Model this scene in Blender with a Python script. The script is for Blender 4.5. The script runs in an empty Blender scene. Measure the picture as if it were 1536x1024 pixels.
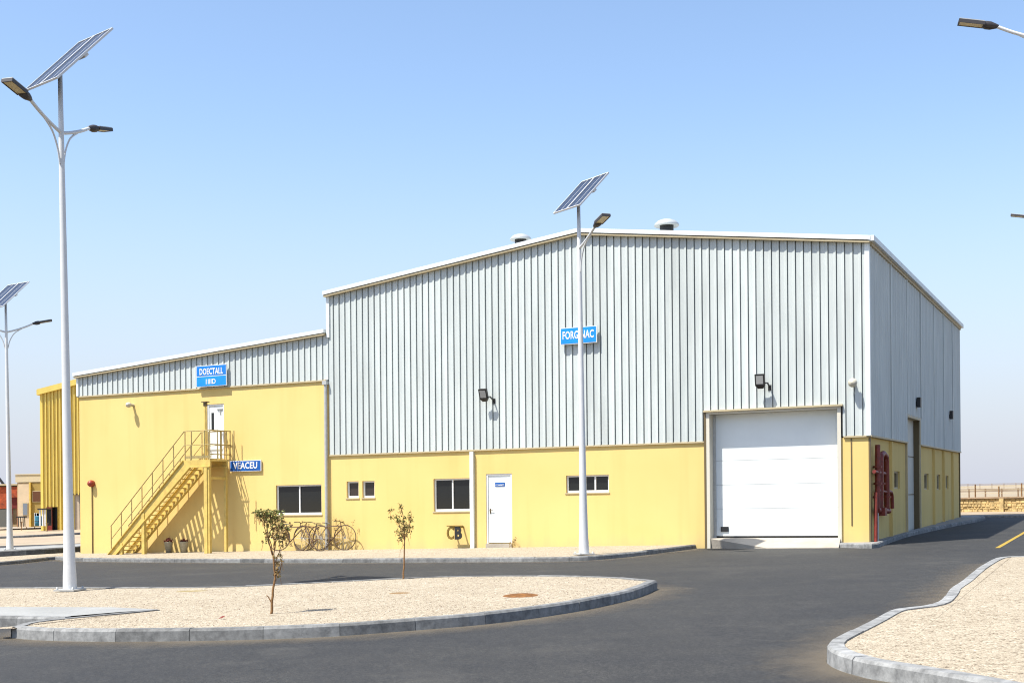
import bpy, bmesh, math, random
from mathutils import Vector, Matrix
R = math.radians
random.seed(7)
sc = bpy.context.scene
COL = sc.collection

# ------------------------------------------------------------------ camera
FPX = 1911.9            # focal length in pixels of a 1536-wide picture
U0, V0 = 768.0, 740.0   # principal point (lens shifted upwards)
ROLL = R(.5); EYE = 1.6
K = .0107               # the whole site rises gently towards the right (+X)
KG = .015               # extra fall of the ground along the front wall
cam_d = bpy.data.cameras.new('camera'); cam = bpy.data.objects.new('camera', cam_d); COL.objects.link(cam)
cam_d.sensor_width = 36; cam_d.lens = FPX/1536*36
cam_d.shift_y = (V0-512)/1536
cam_d.clip_start = .1; cam_d.clip_end = 9000
cam.matrix_world = Matrix.Translation((0, 0, EYE)) @ Matrix.Rotation(R(90), 4, 'X') @ Matrix.Rotation(-ROLL, 4, 'Z')
sc.camera = cam
# ------------------------------------------------------------------ sky, sun, exposure
SUN_EL = R(61)
ax_, ay_ = .849, .528                      # horizontal direction the light travels in
w = bpy.data.worlds.new('World'); sc.world = w; w.use_nodes = True
nt = w.node_tree; nt.nodes.clear()
sky = nt.nodes.new('ShaderNodeTexSky'); sky.sky_type = 'NISHITA'; sky.sun_disc = False
sky.sun_elevation = SUN_EL; sky.sun_rotation = math.atan2(-ax_, -ay_)
sky.altitude = 50; sky.air_density = 1.0; sky.dust_density = 1.2; sky.ozone_density = 2.0
bg = nt.nodes.new('ShaderNodeBackground'); bg.inputs[1].default_value = .145
wo = nt.nodes.new('ShaderNodeOutputWorld')
# pale dust layer low over the desert
wtc = nt.nodes.new('ShaderNodeTexCoord'); wsx = nt.nodes.new('ShaderNodeSeparateXYZ'); nt.links.new(wtc.outputs['Generated'], wsx.inputs[0])
wmr = nt.nodes.new('ShaderNodeMapRange'); wmr.interpolation_type = 'SMOOTHSTEP'
for i_, v_ in ((1, -.02), (2, .30), (3, .92), (4, 0.)): wmr.inputs[i_].default_value = v_
nt.links.new(wsx.outputs[2], wmr.inputs[0])
wmx = nt.nodes.new('ShaderNodeMixRGB'); nt.links.new(wmr.outputs[0], wmx.inputs[0]); nt.links.new(sky.outputs[0], wmx.inputs[1])
wmx.inputs[2].default_value = (2.72, 2.86, 3.35, 1)
nt.links.new(wmx.outputs[0], bg.inputs[0]); nt.links.new(bg.outputs[0], wo.inputs[0])
sd = bpy.data.lights.new('sun', 'SUN'); sun = bpy.data.objects.new('sun', sd); COL.objects.link(sun)
sd.energy = 5.0; sd.angle = R(.53); sd.color = (1, .96, .88)
Ld = Vector((ax_*math.cos(SUN_EL), ay_*math.cos(SUN_EL), -math.sin(SUN_EL)))
sun.rotation_euler = Ld.to_track_quat('-Z', 'Y').to_euler(); sun.location = (-20, -20, 40)
sc.view_settings.view_transform = 'Standard'; sc.view_settings.look = 'None'
sc.view_settings.exposure = .75; sc.view_settings.gamma = 1
sc.cycles.max_bounces = 6; sc.cycles.filter_width = 1.1

# ------------------------------------------------------------------ measuring helpers
_c, _s = math.cos(ROLL), math.sin(ROLL)
def ray(u, v):
    dx, dy = u-U0, v-V0
    a = dx*_c-dy*_s; b = dx*_s+dy*_c
    return a/FPX, (b+K*a)/FPX
def fall(X): return KG*(X-9.6)
def gz(X, Y=0): return K*X+fall(X)
def G(u, v, h=0):
    """ground point seen at pixel (u, v) of the site survey photograph, h above the ground"""
    a, b = ray(u, v)
    # EYE - b*Y = fall(a*Y)+h
    Y = (EYE+KG*9.6-h)/(b+KG*a)
    return Vector((a*Y, Y))
C0 = Vector((9.615, 34.338)); E = Vector((.90236, -.43098)); D = Vector((.43098, .90236))
def Wd(s, y, z):
    X = C0.x+E.x*s+D.x*y; Y = C0.y+E.y*s+D.y*y
    return Vector((X, Y, z+K*X))
def wall(u, v, off=0):
    a, b = ray(u, v); n = -D; p = C0+n*off; r = Vector((a, 1)); t = p.dot(n)/r.dot(n)
    q = r*t-C0
    return q.dot(E), EYE-b*t
def side(u, v, off=0):
    a, b = ray(u, v); p = C0+E*off; r = Vector((a, 1)); t = p.dot(E)/r.dot(E)
    return (r*t-C0).dot(D), EYE-b*t
def wg(s, y=0):
    """flat ground height at a building coordinate"""
    return fall(C0.x+E.x*s+D.x*y)

# ------------------------------------------------------------------ materials
MATS = {}
def mat(name, col, rough=.7, metal=0, var=.0, vscale=3., bump=0., bscale=60., col2=None, spec=.5, coat=0, streak=0):
    if name in MATS: return MATS[name]
    m = bpy.data.materials.new(name); m.use_nodes = True; n = m.node_tree; b = n.nodes['Principled BSDF']
    b.inputs['Base Color'].default_value = (*col, 1); b.inputs['Roughness'].default_value = rough
    b.inputs['Metallic'].default_value = metal; b.inputs['Specular IOR Level'].default_value = spec
    if coat: b.inputs['Coat Weight'].default_value = coat
    tc = n.nodes.new('ShaderNodeTexCoord')
    if var > 0:
        mp = n.nodes.new('ShaderNodeMapping'); n.links.new(tc.outputs['Object'], mp.inputs[0])
        if streak: mp.inputs['Scale'].default_value = (streak, streak, 1)
        nz = n.nodes.new('ShaderNodeTexNoise'); nz.inputs['Scale'].default_value = vscale; nz.inputs['Detail'].default_value = 6
        nz.inputs['Roughness'].default_value = .65
        n.links.new(mp.outputs[0], nz.inputs[0])
        mx = n.nodes.new('ShaderNodeMixRGB'); c2 = col2 or tuple(max(0, x*(1-var)) for x in col)
        mx.inputs[1].default_value = (*[min(1, x*(1+(0 if col2 else var*.4))) for x in col], 1); mx.inputs[2].default_value = (*c2, 1)
        rp = n.nodes.new('ShaderNodeValToRGB'); rp.color_ramp.elements[0].position = .38; rp.color_ramp.elements[1].position = .66
        n.links.new(nz.outputs[0], rp.inputs[0]); n.links.new(rp.outputs[0], mx.inputs[0]); n.links.new(mx.outputs[0], b.inputs['Base Color'])
    if bump > 0:
        n2 = n.nodes.new('ShaderNodeTexNoise'); n2.inputs['Scale'].default_value = bscale; n2.inputs['Detail'].default_value = 4
        n.links.new(tc.outputs['Object'], n2.inputs[0])
        bp = n.nodes.new('ShaderNodeBump'); bp.inputs['Strength'].default_value = bump; bp.inputs['Distance'].default_value = .02
        n.links.new(n2.outputs[0], bp.inputs['Height']); n.links.new(bp.outputs[0], b.inputs['Normal'])
    MATS[name] = m; return m

def mat_asphalt():
    m = bpy.data.materials.new('asphalt'); m.use_nodes = True; n = m.node_tree; L = n.links.new; b = n.nodes['Principled BSDF']
    b.inputs['Roughness'].default_value = .82
    tc = n.nodes.new('ShaderNodeTexCoord')
    def noise(scale, detail=5, st=(1, 1, 1), rot=0, rough=.6):
        mp = n.nodes.new('ShaderNodeMapping'); mp.inputs['Scale'].default_value = st; mp.inputs['Rotation'].default_value = (0, 0, rot)
        L(tc.outputs['Object'], mp.inputs[0]); z = n.nodes.new('ShaderNodeTexNoise'); z.inputs['Scale'].default_value = scale
        z.inputs['Detail'].default_value = detail; z.inputs['Roughness'].default_value = rough; L(mp.outputs[0], z.inputs[0]); return z.outputs[0]
    def ramp(src, p0, p1, c0, c1):
        r = n.nodes.new('ShaderNodeValToRGB'); r.color_ramp.elements[0].position = p0; r.color_ramp.elements[1].position = p1
        r.color_ramp.elements[0].color = (*c0, 1); r.color_ramp.elements[1].color = (*c1, 1); L(src, r.inputs[0]); return r.outputs[0]
    def mix(f, a, c, t='MIX'):
        x = n.nodes.new('ShaderNodeMixRGB'); x.blend_type = t
        if isinstance(f, float): x.inputs[0].default_value = f
        else: L(f, x.inputs[0])
        L(a, x.inputs[1]); L(c, x.inputs[2]); return x.outputs[0]
    big = ramp(noise(.16, 4), .35, .7, (.0185, .0183, .0185), (.0265, .0258, .0248))
    track = ramp(noise(.5, 5, (.35, 1.1, 1), R(-20)), .42, .68, (.86, .86, .87), (1.16, 1.14, 1.08))
    grain = mix(1., ramp(noise(60, 3, rough=.8), .36, .64, (.35, .35, .36), (1.85, 1.82, 1.72)), ramp(noise(21, 4, rough=.9), .40, .60, (.55, .55, .56), (1.5, 1.49, 1.45)), 'MULTIPLY')
    grain = mix(1., grain, ramp(noise(5.5, 9, (1, .45, 1), rough=.92), .40, .60, (.74, .74, .745), (1.27, 1.265, 1.24)), 'MULTIPLY')
    patchy = ramp(noise(1.1, 6, rough=.7), .35, .7, (.90, .90, .91), (1.12, 1.11, 1.08)); grain = mix(1., grain, patchy, 'MULTIPLY')
    dust = ramp(noise(.55, 6), .56, .78, (0, 0, 0), (.55, .55, .55))
    c = mix(1., mix(1., big, track, 'MULTIPLY'), grain, 'MULTIPLY')
    du = n.nodes.new('ShaderNodeRGB'); du.outputs[0].default_value = (.062, .057, .048, 1)
    c = mix(dust, c, du.outputs[0])
    L(c, b.inputs['Base Color'])
    bp = n.nodes.new('ShaderNodeBump'); bp.inputs['Strength'].default_value = .35; bp.inputs['Distance'].default_value = .006
    L(noise(110, 3), bp.inputs['Height']); L(bp.outputs[0], b.inputs['Normal'])
    return m
def mat_gravel():
    m = bpy.data.materials.new('gravel'); m.use_nodes = True; n = m.node_tree; L = n.links.new; b = n.nodes['Principled BSDF']
    b.inputs['Roughness'].default_value = .95; b.inputs['Specular IOR Level'].default_value = .1
    tc = n.nodes.new('ShaderNodeTexCoord')
    v = n.nodes.new('ShaderNodeTexVoronoi'); v.inputs['Scale'].default_value = 46; L(tc.outputs['Object'], v.inputs[0])
    hs = n.nodes.new('ShaderNodeSeparateColor'); L(v.outputs['Color'], hs.inputs[0])
    r = n.nodes.new('ShaderNodeValToRGB'); cr = r.color_ramp
    cr.elements[0].position = 0; cr.elements[0].color = (.10, .075, .05, 1)
    cr.elements[1].position = 1; cr.elements[1].color = (.56, .51, .43, 1)
    for p, c in ((.12, (.16, .125, .09)), (.24, (.30, .25, .185)), (.55, (.375, .32, .24)), (.85, (.43, .375, .285))):
        e = cr.elements.new(p); e.color = (*c, 1)
    v2 = n.nodes.new('ShaderNodeTexVoronoi'); v2.inputs['Scale'].default_value = 17; L(tc.outputs['Object'], v2.inputs[0])
    hs2 = n.nodes.new('ShaderNodeSeparateColor'); L(v2.outputs['Color'], hs2.inputs[0])
    mxx = n.nodes.new('ShaderNodeMixRGB'); mxx.inputs[0].default_value = .28; L(hs.outputs[0], mxx.inputs[1]); L(hs2.outputs[0], mxx.inputs[2])
    L(mxx.outputs[0], r.inputs[0])
    z = n.nodes.new('ShaderNodeTexNoise'); z.inputs['Scale'].default_value = .8; z.inputs['Detail'].default_value = 5; L(tc.outputs['Object'], z.inputs[0])
    r2 = n.nodes.new('ShaderNodeValToRGB'); r2.color_ramp.elements[0].position = .35; r2.color_ramp.elements[1].position = .7
    r2.color_ramp.elements[0].color = (.95, .94, .92, 1); r2.color_ramp.elements[1].color = (1.03, 1.03, 1.02, 1); L(z.outputs[0], r2.inputs[0])
    x = n.nodes.new('ShaderNodeMixRGB'); x.blend_type = 'MULTIPLY'; x.inputs[0].default_value = 1; L(r.outputs[0], x.inputs[1]); L(r2.outputs[0], x.inputs[2])
    L(x.outputs[0], b.inputs['Base Color'])
    bp = n.nodes.new('ShaderNodeBump'); bp.inputs['Strength'].default_value = .7; bp.inputs['Distance'].default_value = .02; bp.invert = True
    L(v.outputs['Distance'], bp.inputs['Height']); L(bp.outputs[0], b.inputs['Normal'])
    return m
def mat_plaster():
    m = bpy.data.materials.new('yellow_render'); m.use_nodes = True; n = m.node_tree; L = n.links.new; b = n.nodes['Principled BSDF']
    b.inputs['Roughness'].default_value = .85; b.inputs['Specular IOR Level'].default_value = .2
    g = n.nodes.new('ShaderNodeNewGeometry')
    z = n.nodes.new('ShaderNodeTexNoise'); z.inputs['Scale'].default_value = .35; z.inputs['Detail'].default_value = 6; L(g.outputs['Position'], z.inputs[0])
    r = n.nodes.new('ShaderNodeValToRGB'); r.color_ramp.elements[0].position = .3; r.color_ramp.elements[1].position = .72
    r.color_ramp.elements[0].color = (.65, .470, .168, 1); r.color_ramp.elements[1].color = (.70, .525, .205, 1); L(z.outputs[0], r.inputs[0])
    mp = n.nodes.new('ShaderNodeMapping'); mp.inputs['Scale'].default_value = (2.6, 2.6, .16); L(g.outputs['Position'], mp.inputs[0])
    z2 = n.nodes.new('ShaderNodeTexNoise'); z2.inputs['Scale'].default_value = 1; z2.inputs['Detail'].default_value = 5; L(mp.outputs[0], z2.inputs[0])
    r2 = n.nodes.new('ShaderNodeValToRGB'); r2.color_ramp.elements[0].position = .5; r2.color_ramp.elements[1].position = .85
    r2.color_ramp.elements[0].color = (1, 1, 1, 1); r2.color_ramp.elements[1].color = (.80, .74, .62, 1); L(z2.outputs[0], r2.inputs[0])
    x = n.nodes.new('ShaderNodeMixRGB'); x.blend_type = 'MULTIPLY'; x.inputs[0].default_value = .35; L(r.outputs[0], x.inputs[1]); L(r2.outputs[0], x.inputs[2])
    sx = n.nodes.new('ShaderNodeSeparateXYZ'); L(g.outputs['Position'], sx.inputs[0])
    dt = n.nodes.new('ShaderNodeVectorMath'); dt.operation = 'DOT_PRODUCT'; dt.inputs[1].default_value = (-(K+KG), 0, 1); L(g.outputs['Position'], dt.inputs[0])
    ad = n.nodes.new('ShaderNodeMath'); ad.operation = 'MULTIPLY_ADD'; ad.inputs[1].default_value = .9; L(z2.outputs[0], ad.inputs[0])
    ngt = n.nodes.new('ShaderNodeMath'); ngt.operation = 'MULTIPLY'; ngt.inputs[1].default_value = -1; L(dt.outputs['Value'], ngt.inputs[0]); L(ngt.outputs[0], ad.inputs[2])
    md = n.nodes.new('ShaderNodeMapRange'); md.inputs[1].default_value = .15; md.inputs[2].default_value = .62; md.inputs[4].default_value = .3; L(ad.outputs[0], md.inputs[0])
    xd = n.nodes.new('ShaderNodeMixRGB'); L(md.outputs[0], xd.inputs[0]); L(x.outputs[0], xd.inputs[1]); xd.inputs[2].default_value = (.42, .34, .21, 1)
    L(xd.outputs[0], b.inputs['Base Color'])
    z3 = n.nodes.new('ShaderNodeTexNoise'); z3.inputs['Scale'].default_value = 45; z3.inputs['Detail'].default_value = 4; L(g.outputs['Position'], z3.inputs[0])
    bp = n.nodes.new('ShaderNodeBump'); bp.inputs['Strength'].default_value = .12; bp.inputs['Distance'].default_value = .01
    L(z3.outputs[0], bp.inputs['Height']); L(bp.outputs[0], b.inputs['Normal'])
    return m
def mat_kerb():
    m = bpy.data.materials.new('kerb_concrete'); m.use_nodes = True; n = m.node_tree; L = n.links.new; b = n.nodes['Principled BSDF']
    b.inputs['Roughness'].default_value = .9
    at = n.nodes.new('ShaderNodeAttribute'); at.attribute_name = 'tone'
    g = n.nodes.new('ShaderNodeTexCoord')
    z = n.nodes.new('ShaderNodeTexNoise'); z.inputs['Scale'].default_value = 7; z.inputs['Detail'].default_value = 8; z.inputs['Roughness'].default_value = .7; L(g.outputs['Object'], z.inputs[0])
    r = n.nodes.new('ShaderNodeValToRGB'); r.color_ramp.elements[0].position = .32; r.color_ramp.elements[1].position = .65
    r.color_ramp.elements[0].color = (.11, .11, .107, 1); r.color_ramp.elements[1].color = (.27, .27, .26, 1); L(z.outputs[0], r.inputs[0])
    x = n.nodes.new('ShaderNodeMixRGB'); x.blend_type = 'MULTIPLY'; x.inputs[0].default_value = 1; L(r.outputs[0], x.inputs[1]); L(at.outputs['Color'], x.inputs[2])
    L(x.outputs[0], b.inputs['Base Color'])
    bp = n.nodes.new('ShaderNodeBump'); bp.inputs['Strength'].default_value = .5; bp.inputs['Distance'].default_value = .01
    L(z.outputs[0], bp.inputs['Height']); L(bp.outputs[0], b.inputs['Normal'])
    return m
M_ASPH = mat_asphalt(); M_GRAV = mat_gravel(); M_YEL = mat_plaster(); M_KERB = mat_kerb()
M_CLAD = mat('cladding_grey_green', (.50, .535, .515), .5, 0, .10, .5, streak=5)
M_CLADY = mat('cladding_yellow', (.70, .53, .12), .5, 0, .10, .5, streak=5)
M_CLADT = mat('cladding_sheets', (.50, .535, .515), .5, 0, .10, .5, streak=5)
_n = M_CLADT.node_tree; _b = _n.nodes['Principled BSDF']; _src = _b.inputs['Base Color'].links[0].from_socket
_a = _n.nodes.new('ShaderNodeAttribute'); _a.attribute_name = 'tone'; _m = _n.nodes.new('ShaderNodeMixRGB'); _m.blend_type = 'MULTIPLY'; _m.inputs[0].default_value = 1
_n.links.new(_src, _m.inputs[1]); _n.links.new(_a.outputs['Color'], _m.inputs[2]); _n.links.new(_m.outputs[0], _b.inputs['Base Color'])
M_TRIM = mat('trim_white', (.68, .72, .71), .45, 0, .08, 2)
M_CREAM = mat('trim_cream', (.46, .38, .23), .55, 0, .1, 2)
M_BRONZE = mat('trim_brown', (.12, .085, .035), .55)
M_DOOR = mat('door_white', (.74, .77, .75), .45, 0, .05, .8)
M_ALU = mat('aluminium_white', (.72, .72, .70), .4)
M_GLASS = mat('dark_glass', (.012, .013, .012), .06, 0, spec=.5)
M_GLASSB = mat('brown_glass', (.035, .028, .024), .15, 0)
M_BLACK = mat('black_plastic', (.015, .015, .015), .45)
M_RUBBER = mat('rubber', (.02, .02, .02), .9)
M_ROOF = mat('roof_sheet', (.46, .48, .46), .45, 0, .1, 1)
M_STEELY = mat('stair_yellow_paint', (.58, .42, .11), .5, 0, .18, 5)
M_RAIL = mat('rail_paint', (.34, .26, .10), .5, 0, .3, 8)
M_GALV = mat('galvanised', (.46, .46, .44), .45, .35, .12, 8)
M_POLE = mat('pole_white', (.60, .60, .59), .4, 0, .05, 3)
M_CONC = mat('concrete', (.26, .25, .23), .9, 0, .18, 2.2, .3, 40)
M_SLAB = mat('slab_pale', (.27, .27, .255), .9, 0, .16, 1.2, .3, 30)
M_APRON = mat('apron_concrete', (.36, .32, .26), .9, 0, .2, 1.2, .3, 30)
M_SAND = mat('desert_sand', (.34, .265, .18), .95, 0, .2, .25, .4, 6)
M_DSAND = mat('far_desert', (.31, .25, .165), 1, 0, .22, .012)
M_STONE = mat('wall_stone', (.50, .36, .16), .95, 0, .5, 3.2, .8, 8)
M_BLUE = mat('sign_blue', (.003, .17, .56), .4, 0, .15, 4)
M_BLUED = mat('sign_dark_blue', (.003, .085, .34), .4, 0, .15, 4)
M_WHITE = mat('sign_white', (.65, .66, .66), .5)
M_LED = mat('led_panel', (.62, .50, .27), .35, 0, .25, 25)
M_LAMP = mat('lamp_housing', (.035, .03, .03), .5)
M_RED = mat('pipe_red', (.19, .024, .012), .5, 0, .35, 8)
M_BELL = mat('alarm_red', (.24, .03, .012), .45)
M_YLINE = mat('road_paint_yellow', (.36, .24, .025), .8, 0, .35, 14)
M_BARK = mat('bark', (.23, .12, .045), .9, 0, .45, 30)
M_LEAF = mat('leaf', (.13, .165, .03), .6, 0, .5, 12, col2=(.24, .20, .05))
M_LEAFD = mat('leaf_dry', (.26, .17, .06), .8, 0, .4, 12)
M_SOIL = mat('soil_orange', (.19, .075, .012), 1, 0, .6, 9, .8, 40)
M_OLIVE = mat('olive_metal', (.17, .11, .012), .5, 0, .3, 20)
M_TYRE = mat('tyre', (.07, .042, .025), .8)
M_FRAMEB = mat('bicycle_frame', (.11, .055, .025), .4)
M_POT = mat('pot_pale', (.36, .32, .22), .8, 0, .25, 20)
M_PLANTR = mat('plant_dark_red', (.17, .035, .02), .8, 0, .4, 30)
M_TAN = mat('tan_wall', (.48, .36, .20), .85, 0, .12, 1)
M_TANL = mat('tan_light', (.55, .44, .31), .85, 0, .1, 1)
M_OCH = mat('ochre_wall', (.30, .21, .06), .85, 0, .12, 1)
M_ORANGE = mat('orange_sheet', (.36, .06, .01), .7, 0, .55, 2.5)
M_DKRED = mat('dark_red', (.16, .015, .006), .7, 0, .3, 3)
M_CYAN = mat('blue_drum', (.02, .16, .25), .5)
M_CELL = None
def mat_cell():
    m = bpy.data.materials.new('solar_cell'); m.use_nodes = True; n = m.node_tree; L = n.links.new; b = n.nodes['Principled BSDF']
    tc = n.nodes.new('ShaderNodeTexCoord'); br = n.nodes.new('ShaderNodeTexBrick'); br.offset = 0
    br.inputs['Scale'].default_value = 6; br.inputs['Brick Width'].default_value = .95; br.inputs['Row Height'].default_value = .95; br.inputs['Mortar Size'].default_value = .025
    br.inputs['Color1'].default_value = (.018, .026, .05, 1); br.inputs['Color2'].default_value = (.026, .036, .065, 1); br.inputs['Mortar'].default_value = (.10, .12, .15, 1)
    L(tc.outputs['Object'], br.inputs[0]); L(br.outputs[0], b.inputs['Base Color'])
    b.inputs['Roughness'].default_value = .3; return m
M_CELL = mat_cell()

# ------------------------------------------------------------------ object helpers
def tag(o, label=None, cat=None, group=None, kind=None):
    if label: o['label'] = label
    if cat: o['category'] = cat
    if group: o['group'] = group
    if kind: o['kind'] = kind
    return o
def empty(name, loc=(0, 0, 0), rz=0, label=None, cat=None, group=None):
    o = bpy.data.objects.new(name, None); o.empty_display_size = .2; COL.objects.link(o)
    o.location = loc; o.rotation_euler = (0, 0, rz); return tag(o, label, cat, group)
class MB:
    def __init__(s, fn=None): s.v = []; s.f = []; s.fn = fn; s.smooth = []; s.tone = []
    def add(s, vs, fs, smooth=False, tone=1.):
        b = len(s.v); s.v += [Vector(p) for p in vs]
        for f in fs: s.f.append([b+i for i in f]); s.smooth.append(smooth); s.tone.append(tone)
        return s
    def box(s, x0, x1, y0, y1, z0, z1, tone=1.):
        if x0 > x1: x0, x1 = x1, x0
        if y0 > y1: y0, y1 = y1, y0
        if z0 > z1: z0, z1 = z1, z0
        v = [(x0, y0, z0), (x1, y0, z0), (x1, y1, z0), (x0, y1, z0), (x0, y0, z1), (x1, y0, z1), (x1, y1, z1), (x0, y1, z1)]
        return s.add(v, [(0, 3, 2, 1), (4, 5, 6, 7), (0, 1, 5, 4), (1, 2, 6, 5), (2, 3, 7, 6), (3, 0, 4, 7)], tone=tone)
    def bar(s, a, b, w, h, up=(0, 0, 1)):
        a = Vector(a); b = Vector(b); d = (b-a).normalized(); up = Vector(up)
        x = d.cross(up)
        if x.length < 1e-4: x = d.cross(Vector((1, 0, 0)))
        x.normalize(); y = x.cross(d)
        v = [p+x*(i*w/2)+y*(j*h/2) for p in (a, b) for i, j in ((-1, -1), (1, -1), (1, 1), (-1, 1))]
        return s.add(v, [(0, 3, 2, 1), (4, 5, 6, 7), (0, 1, 5, 4), (1, 2, 6, 5), (2, 3, 7, 6), (3, 0, 4, 7)])
    def tube(s, pts, r, n=8, caps=True):
        pts = [Vector(p) for p in pts]; rs = r if isinstance(r, (list, tuple)) else [r]*len(pts)
        vs = []; fs = []; px = None
        for i, p in enumerate(pts):
            d = (pts[min(i+1, len(pts)-1)]-pts[max(i-1, 0)]).normalized()
            if px is None: px = d.orthogonal().normalized()
            px = (px-d*px.dot(d))
            px = px.normalized() if px.length > 1e-5 else d.orthogonal().normalized()
            py = d.cross(px)
            for k in range(n):
                a = 2*math.pi*k/n; vs.append(p+(px*math.cos(a)+py*math.sin(a))*rs[i])
        for i in range(len(pts)-1):
            for k in range(n):
                fs.append((i*n+k, i*n+(k+1) % n, (i+1)*n+(k+1) % n, (i+1)*n+k))
        s.add(vs, fs, True)
        if caps: s.add(vs[:n], [tuple(range(n))[::-1]]); s.add(vs[-n:], [tuple(range(n))])
        return s
    def lathe(s, prof, cx=0, cy=0, n=16, cz=0):
        vs = [(cx+r*math.cos(2*math.pi*k/n), cy+r*math.sin(2*math.pi*k/n), cz+z) for r, z in prof for k in range(n)]
        fs = [(i*n+k, i*n+(k+1) % n, (i+1)*n+(k+1) % n, (i+1)*n+k) for i in range(len(prof)-1) for k in range(n)]
        return s.add(vs, fs, True)
    def build(s, name, m, parent=None, loc=None, bevel=0):
        """vertices go through fn into world space, then are stored relative to the parent or loc"""
        L = Vector(loc) if loc is not None else (parent.location.copy() if parent is not None and s.fn else Vector((0, 0, 0)))
        if parent is not None and s.fn and parent.parent is not None: L = parent.location+parent.parent.location
        vs = [(s.fn(*p) if s.fn else p)-L for p in s.v]
        me = bpy.data.meshes.new(name); me.from_pydata(vs, [], s.f); me.materials.append(m)
        me.polygons.foreach_set('use_smooth', s.smooth)
        if any(t != 1. for t in s.tone):
            at = me.attributes.new('tone', 'FLOAT_COLOR', 'FACE')
            at.data.foreach_set('color', [c for t in s.tone for c in (t, t, t, 1)])
        elif m is M_KERB:
            at = me.attributes.new('tone', 'FLOAT_COLOR', 'FACE'); at.data.foreach_set('color', [1.]*4*len(s.f))
        me.update()
        o = bpy.data.objects.new(name, me); COL.objects.link(o)
        if parent is not None: o.parent = parent
        elif loc is not None: o.location = loc
        if bevel:
            bv = o.modifiers.new('bevel', 'BEVEL'); bv.width = bevel; bv.segments = 2; bv.limit_method = 'ANGLE'
        return o
def B(): return MB(Wd)
def copy_tree(o, parent=None):
    c = o.copy(); COL.objects.link(c)
    if parent is not None: c.parent = parent
    for ch in list(o.children): copy_tree(ch, c)
    return c
def smooth_line(pts, n=6, closed=False):
    P = [Vector(p) for p in pts]; out = []; N = len(P)
    rng = range(N) if closed else range(N-1)
    for i in rng:
        if closed: p0, p1, p2, p3 = P[(i-1) % N], P[i], P[(i+1) % N], P[(i+2) % N]
        else: p0, p1, p2, p3 = P[max(i-1, 0)], P[i], P[i+1], P[min(i+2, N-1)]
        for k in range(n):
            t = k/n
            out.append(.5*((2*p1)+(p2-p0)*t+(2*p0-5*p1+4*p2-p3)*t*t+(3*p1-p0-3*p2+p3)*t**3))
    if not closed: out.append(P[-1])
    return out
def text_mesh(name, txt, m, parent, width, height, origin, xdir, zdir, depth=.012, bold=.02):
    cu = bpy.data.curves.new('t', 'FONT'); cu.body = txt; cu.size = 1; cu.extrude = .5; cu.offset = bold
    cu.resolution_u = 3; cu.space_character = 1.05
    tmp = bpy.data.objects.new('t', cu); COL.objects.link(tmp)
    bpy.context.view_layer.update()
    me = bpy.data.meshes.new_from_object(tmp.evaluated_get(bpy.context.evaluated_depsgraph_get()))
    bpy.data.objects.remove(tmp); me.name = name; me.materials.clear(); me.materials.append(m)
    xs = [v.co.x for v in me.vertices]; ys = [v.co.y for v in me.vertices]
    x0, x1, y0, y1 = min(xs), max(xs), min(ys), max(ys)
    xd = Vector(xdir); zd = Vector(zdir); nd = xd.cross(zd)
    for v in me.vertices:
        v.co = Vector(origin)+xd*((v.co.x-x0)/(x1-x0)-.5)*width+zd*((v.co.y-y0)/(y1-y0)-.5)*height+nd*(v.co.z*depth)
    o = bpy.data.objects.new(name, me); COL.objects.link(o); o.parent = parent; return o

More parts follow.
